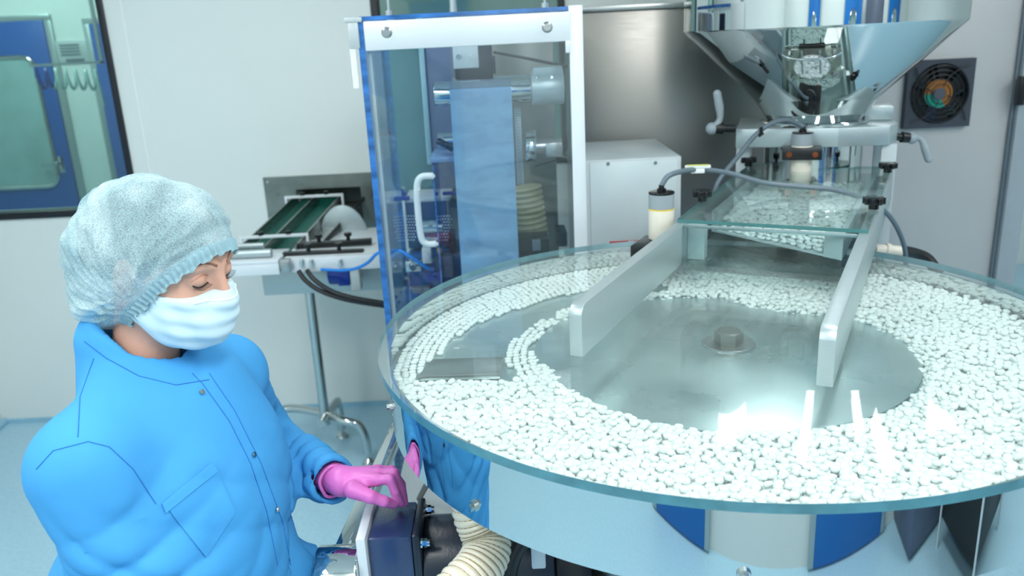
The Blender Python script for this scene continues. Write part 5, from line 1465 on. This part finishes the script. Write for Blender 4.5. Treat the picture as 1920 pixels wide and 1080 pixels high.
# ---- mask
def mask_sdf(P):
    q = toH(P); x, y, z = q[..., 0], q[..., 1], q[..., 2]
    d = smin(head_sdf(P) - .0035, ell(q, (0.052, 0, -0.066), (0.070, 0.060, 0.060)), .02)
    d = d + .0012 * np.sin(z * 250 + y * y * 60) * np.clip((x - .02) * 20, 0, 1) + .0012 * np.sin(z * 90 + x * 120 + y * 40)
    d = smax(d, (z + .018) * .97 - (x - .075) * .10 + np.abs(y) * .10 - .0, .002)       # top edge
    d = smax(d, -(x - z * .66 - .050) * .83, .002)                                    # cheek edge
    d = smax(d, -(z + .136), .004)
    return d


mask = hi_mesh(mask_sdf, np.array(HC) - .16, np.array(HC) + .16, .0030, 'face_mask', M_MASK, person, smooth=1)
mbm = bmesh.new(); mbm.from_mesh(mask.data); mb_ = BVHTree.FromBMesh(mbm); mbm.free()
bbm = bmesh.new(); bbm.from_mesh(body.data); bb_ = BVHTree.FromBMesh(bbm); bbm.free()


def hcast(bvh, y, z, off=.001, x0=.3):
    h_, n_, _, _ = bvh.ray_cast(H(x0, y, z), -hf)
    return None if h_ is None else h_ + hf * off


def hside(bvh, x, z, off=.001, s=-1):
    h_, n_, _, _ = bvh.ray_cast(H(x, .3 * s, z), -hl * s)
    return None if h_ is None else h_ + hl * s * off


# mask binding along the top edge, ear loop
te = [hcast(mb_, -.050 + .1 * k / 40, -.0235 - .10 * abs(-.050 + .1 * k / 40), .0006) for k in range(41)]
te = [p for p in te if p is not None]
if len(te) > 4: MB().tube(te, .0013, seg=6, smooth=1).build('mask_binding', M_MASKE, mask)
for s_ in (-1, 1):
    cand_ = [hside(bb_, x_, z_, .0016, s_) for x_, z_ in ((.040, -.030), (.028, -.024), (.014, -.016), (.002, -.006))]
    cand_ = [p for p in cand_ if p is not None]
    MB().tube(cand_, .0012, seg=8, smooth=4).build('ear_loop', M_MASKE, mask)
    cand_ = [hside(bb_, x_, z_, .0016, s_) for x_, z_ in ((.030, -.084), (.018, -.076), (.006, -.066), (-.006, -.054))]
    MB().tube([p for p in cand_ if p is not None], .0012, seg=8, smooth=4).build('ear_loop', M_MASKE, mask)
    # closed eye: lash line, lid crease, eyebrow
    def fc(y, z, off): return hcast(bb_, y * s_, z, off)
    ls = [fc(y_, z_, .0006) for y_, z_ in ((.0175, -.0055), (.022, -.0082), (.028, -.0098), (.034, -.0096), (.040, -.0076), (.045, -.0045))]
    if all(ls):
        MB().tube(ls, .0011, seg=8, smooth=5).build('lash_line', M_LASH, person)
        lm = MB()
        for k in range(16):
            t = k / 15 * (len(ls) - 1); i = min(int(t), len(ls) - 2); p = ls[i].lerp(ls[i + 1], t - i); sp_ = (k / 15 - .3)
            lm.tube([p, p + hf * .0042 - hu * .0022 + hl * s_ * sp_ * .003, p + hf * .0072 - hu * .0018 + hl * s_ * sp_ * .007], .00032, seg=4, smooth=2)
        lm.build('eyelashes', M_LASH, person)
    cr_ = [fc(y_, z_, .0002) for y_, z_ in ((.018, .0045), (.025, .0085), (.033, .0092), (.041, .0065), (.047, .001))]
    if all(cr_): MB().tube(cr_, .0007, seg=6, smooth=5).build('lid_crease', M_LIP, person)
    br_ = [fc(y_, z_, .0) for y_, z_ in ((.012, .0215), (.020, .0255), (.030, .0275), (.040, .0260), (.050, .0205))]
    if all(br_): MB().tube(br_, .0018, seg=8, smooth=5, rfn=lambda s: .0021 * (1.05 - s * .75)).build('eyebrow', M_BROW, person)
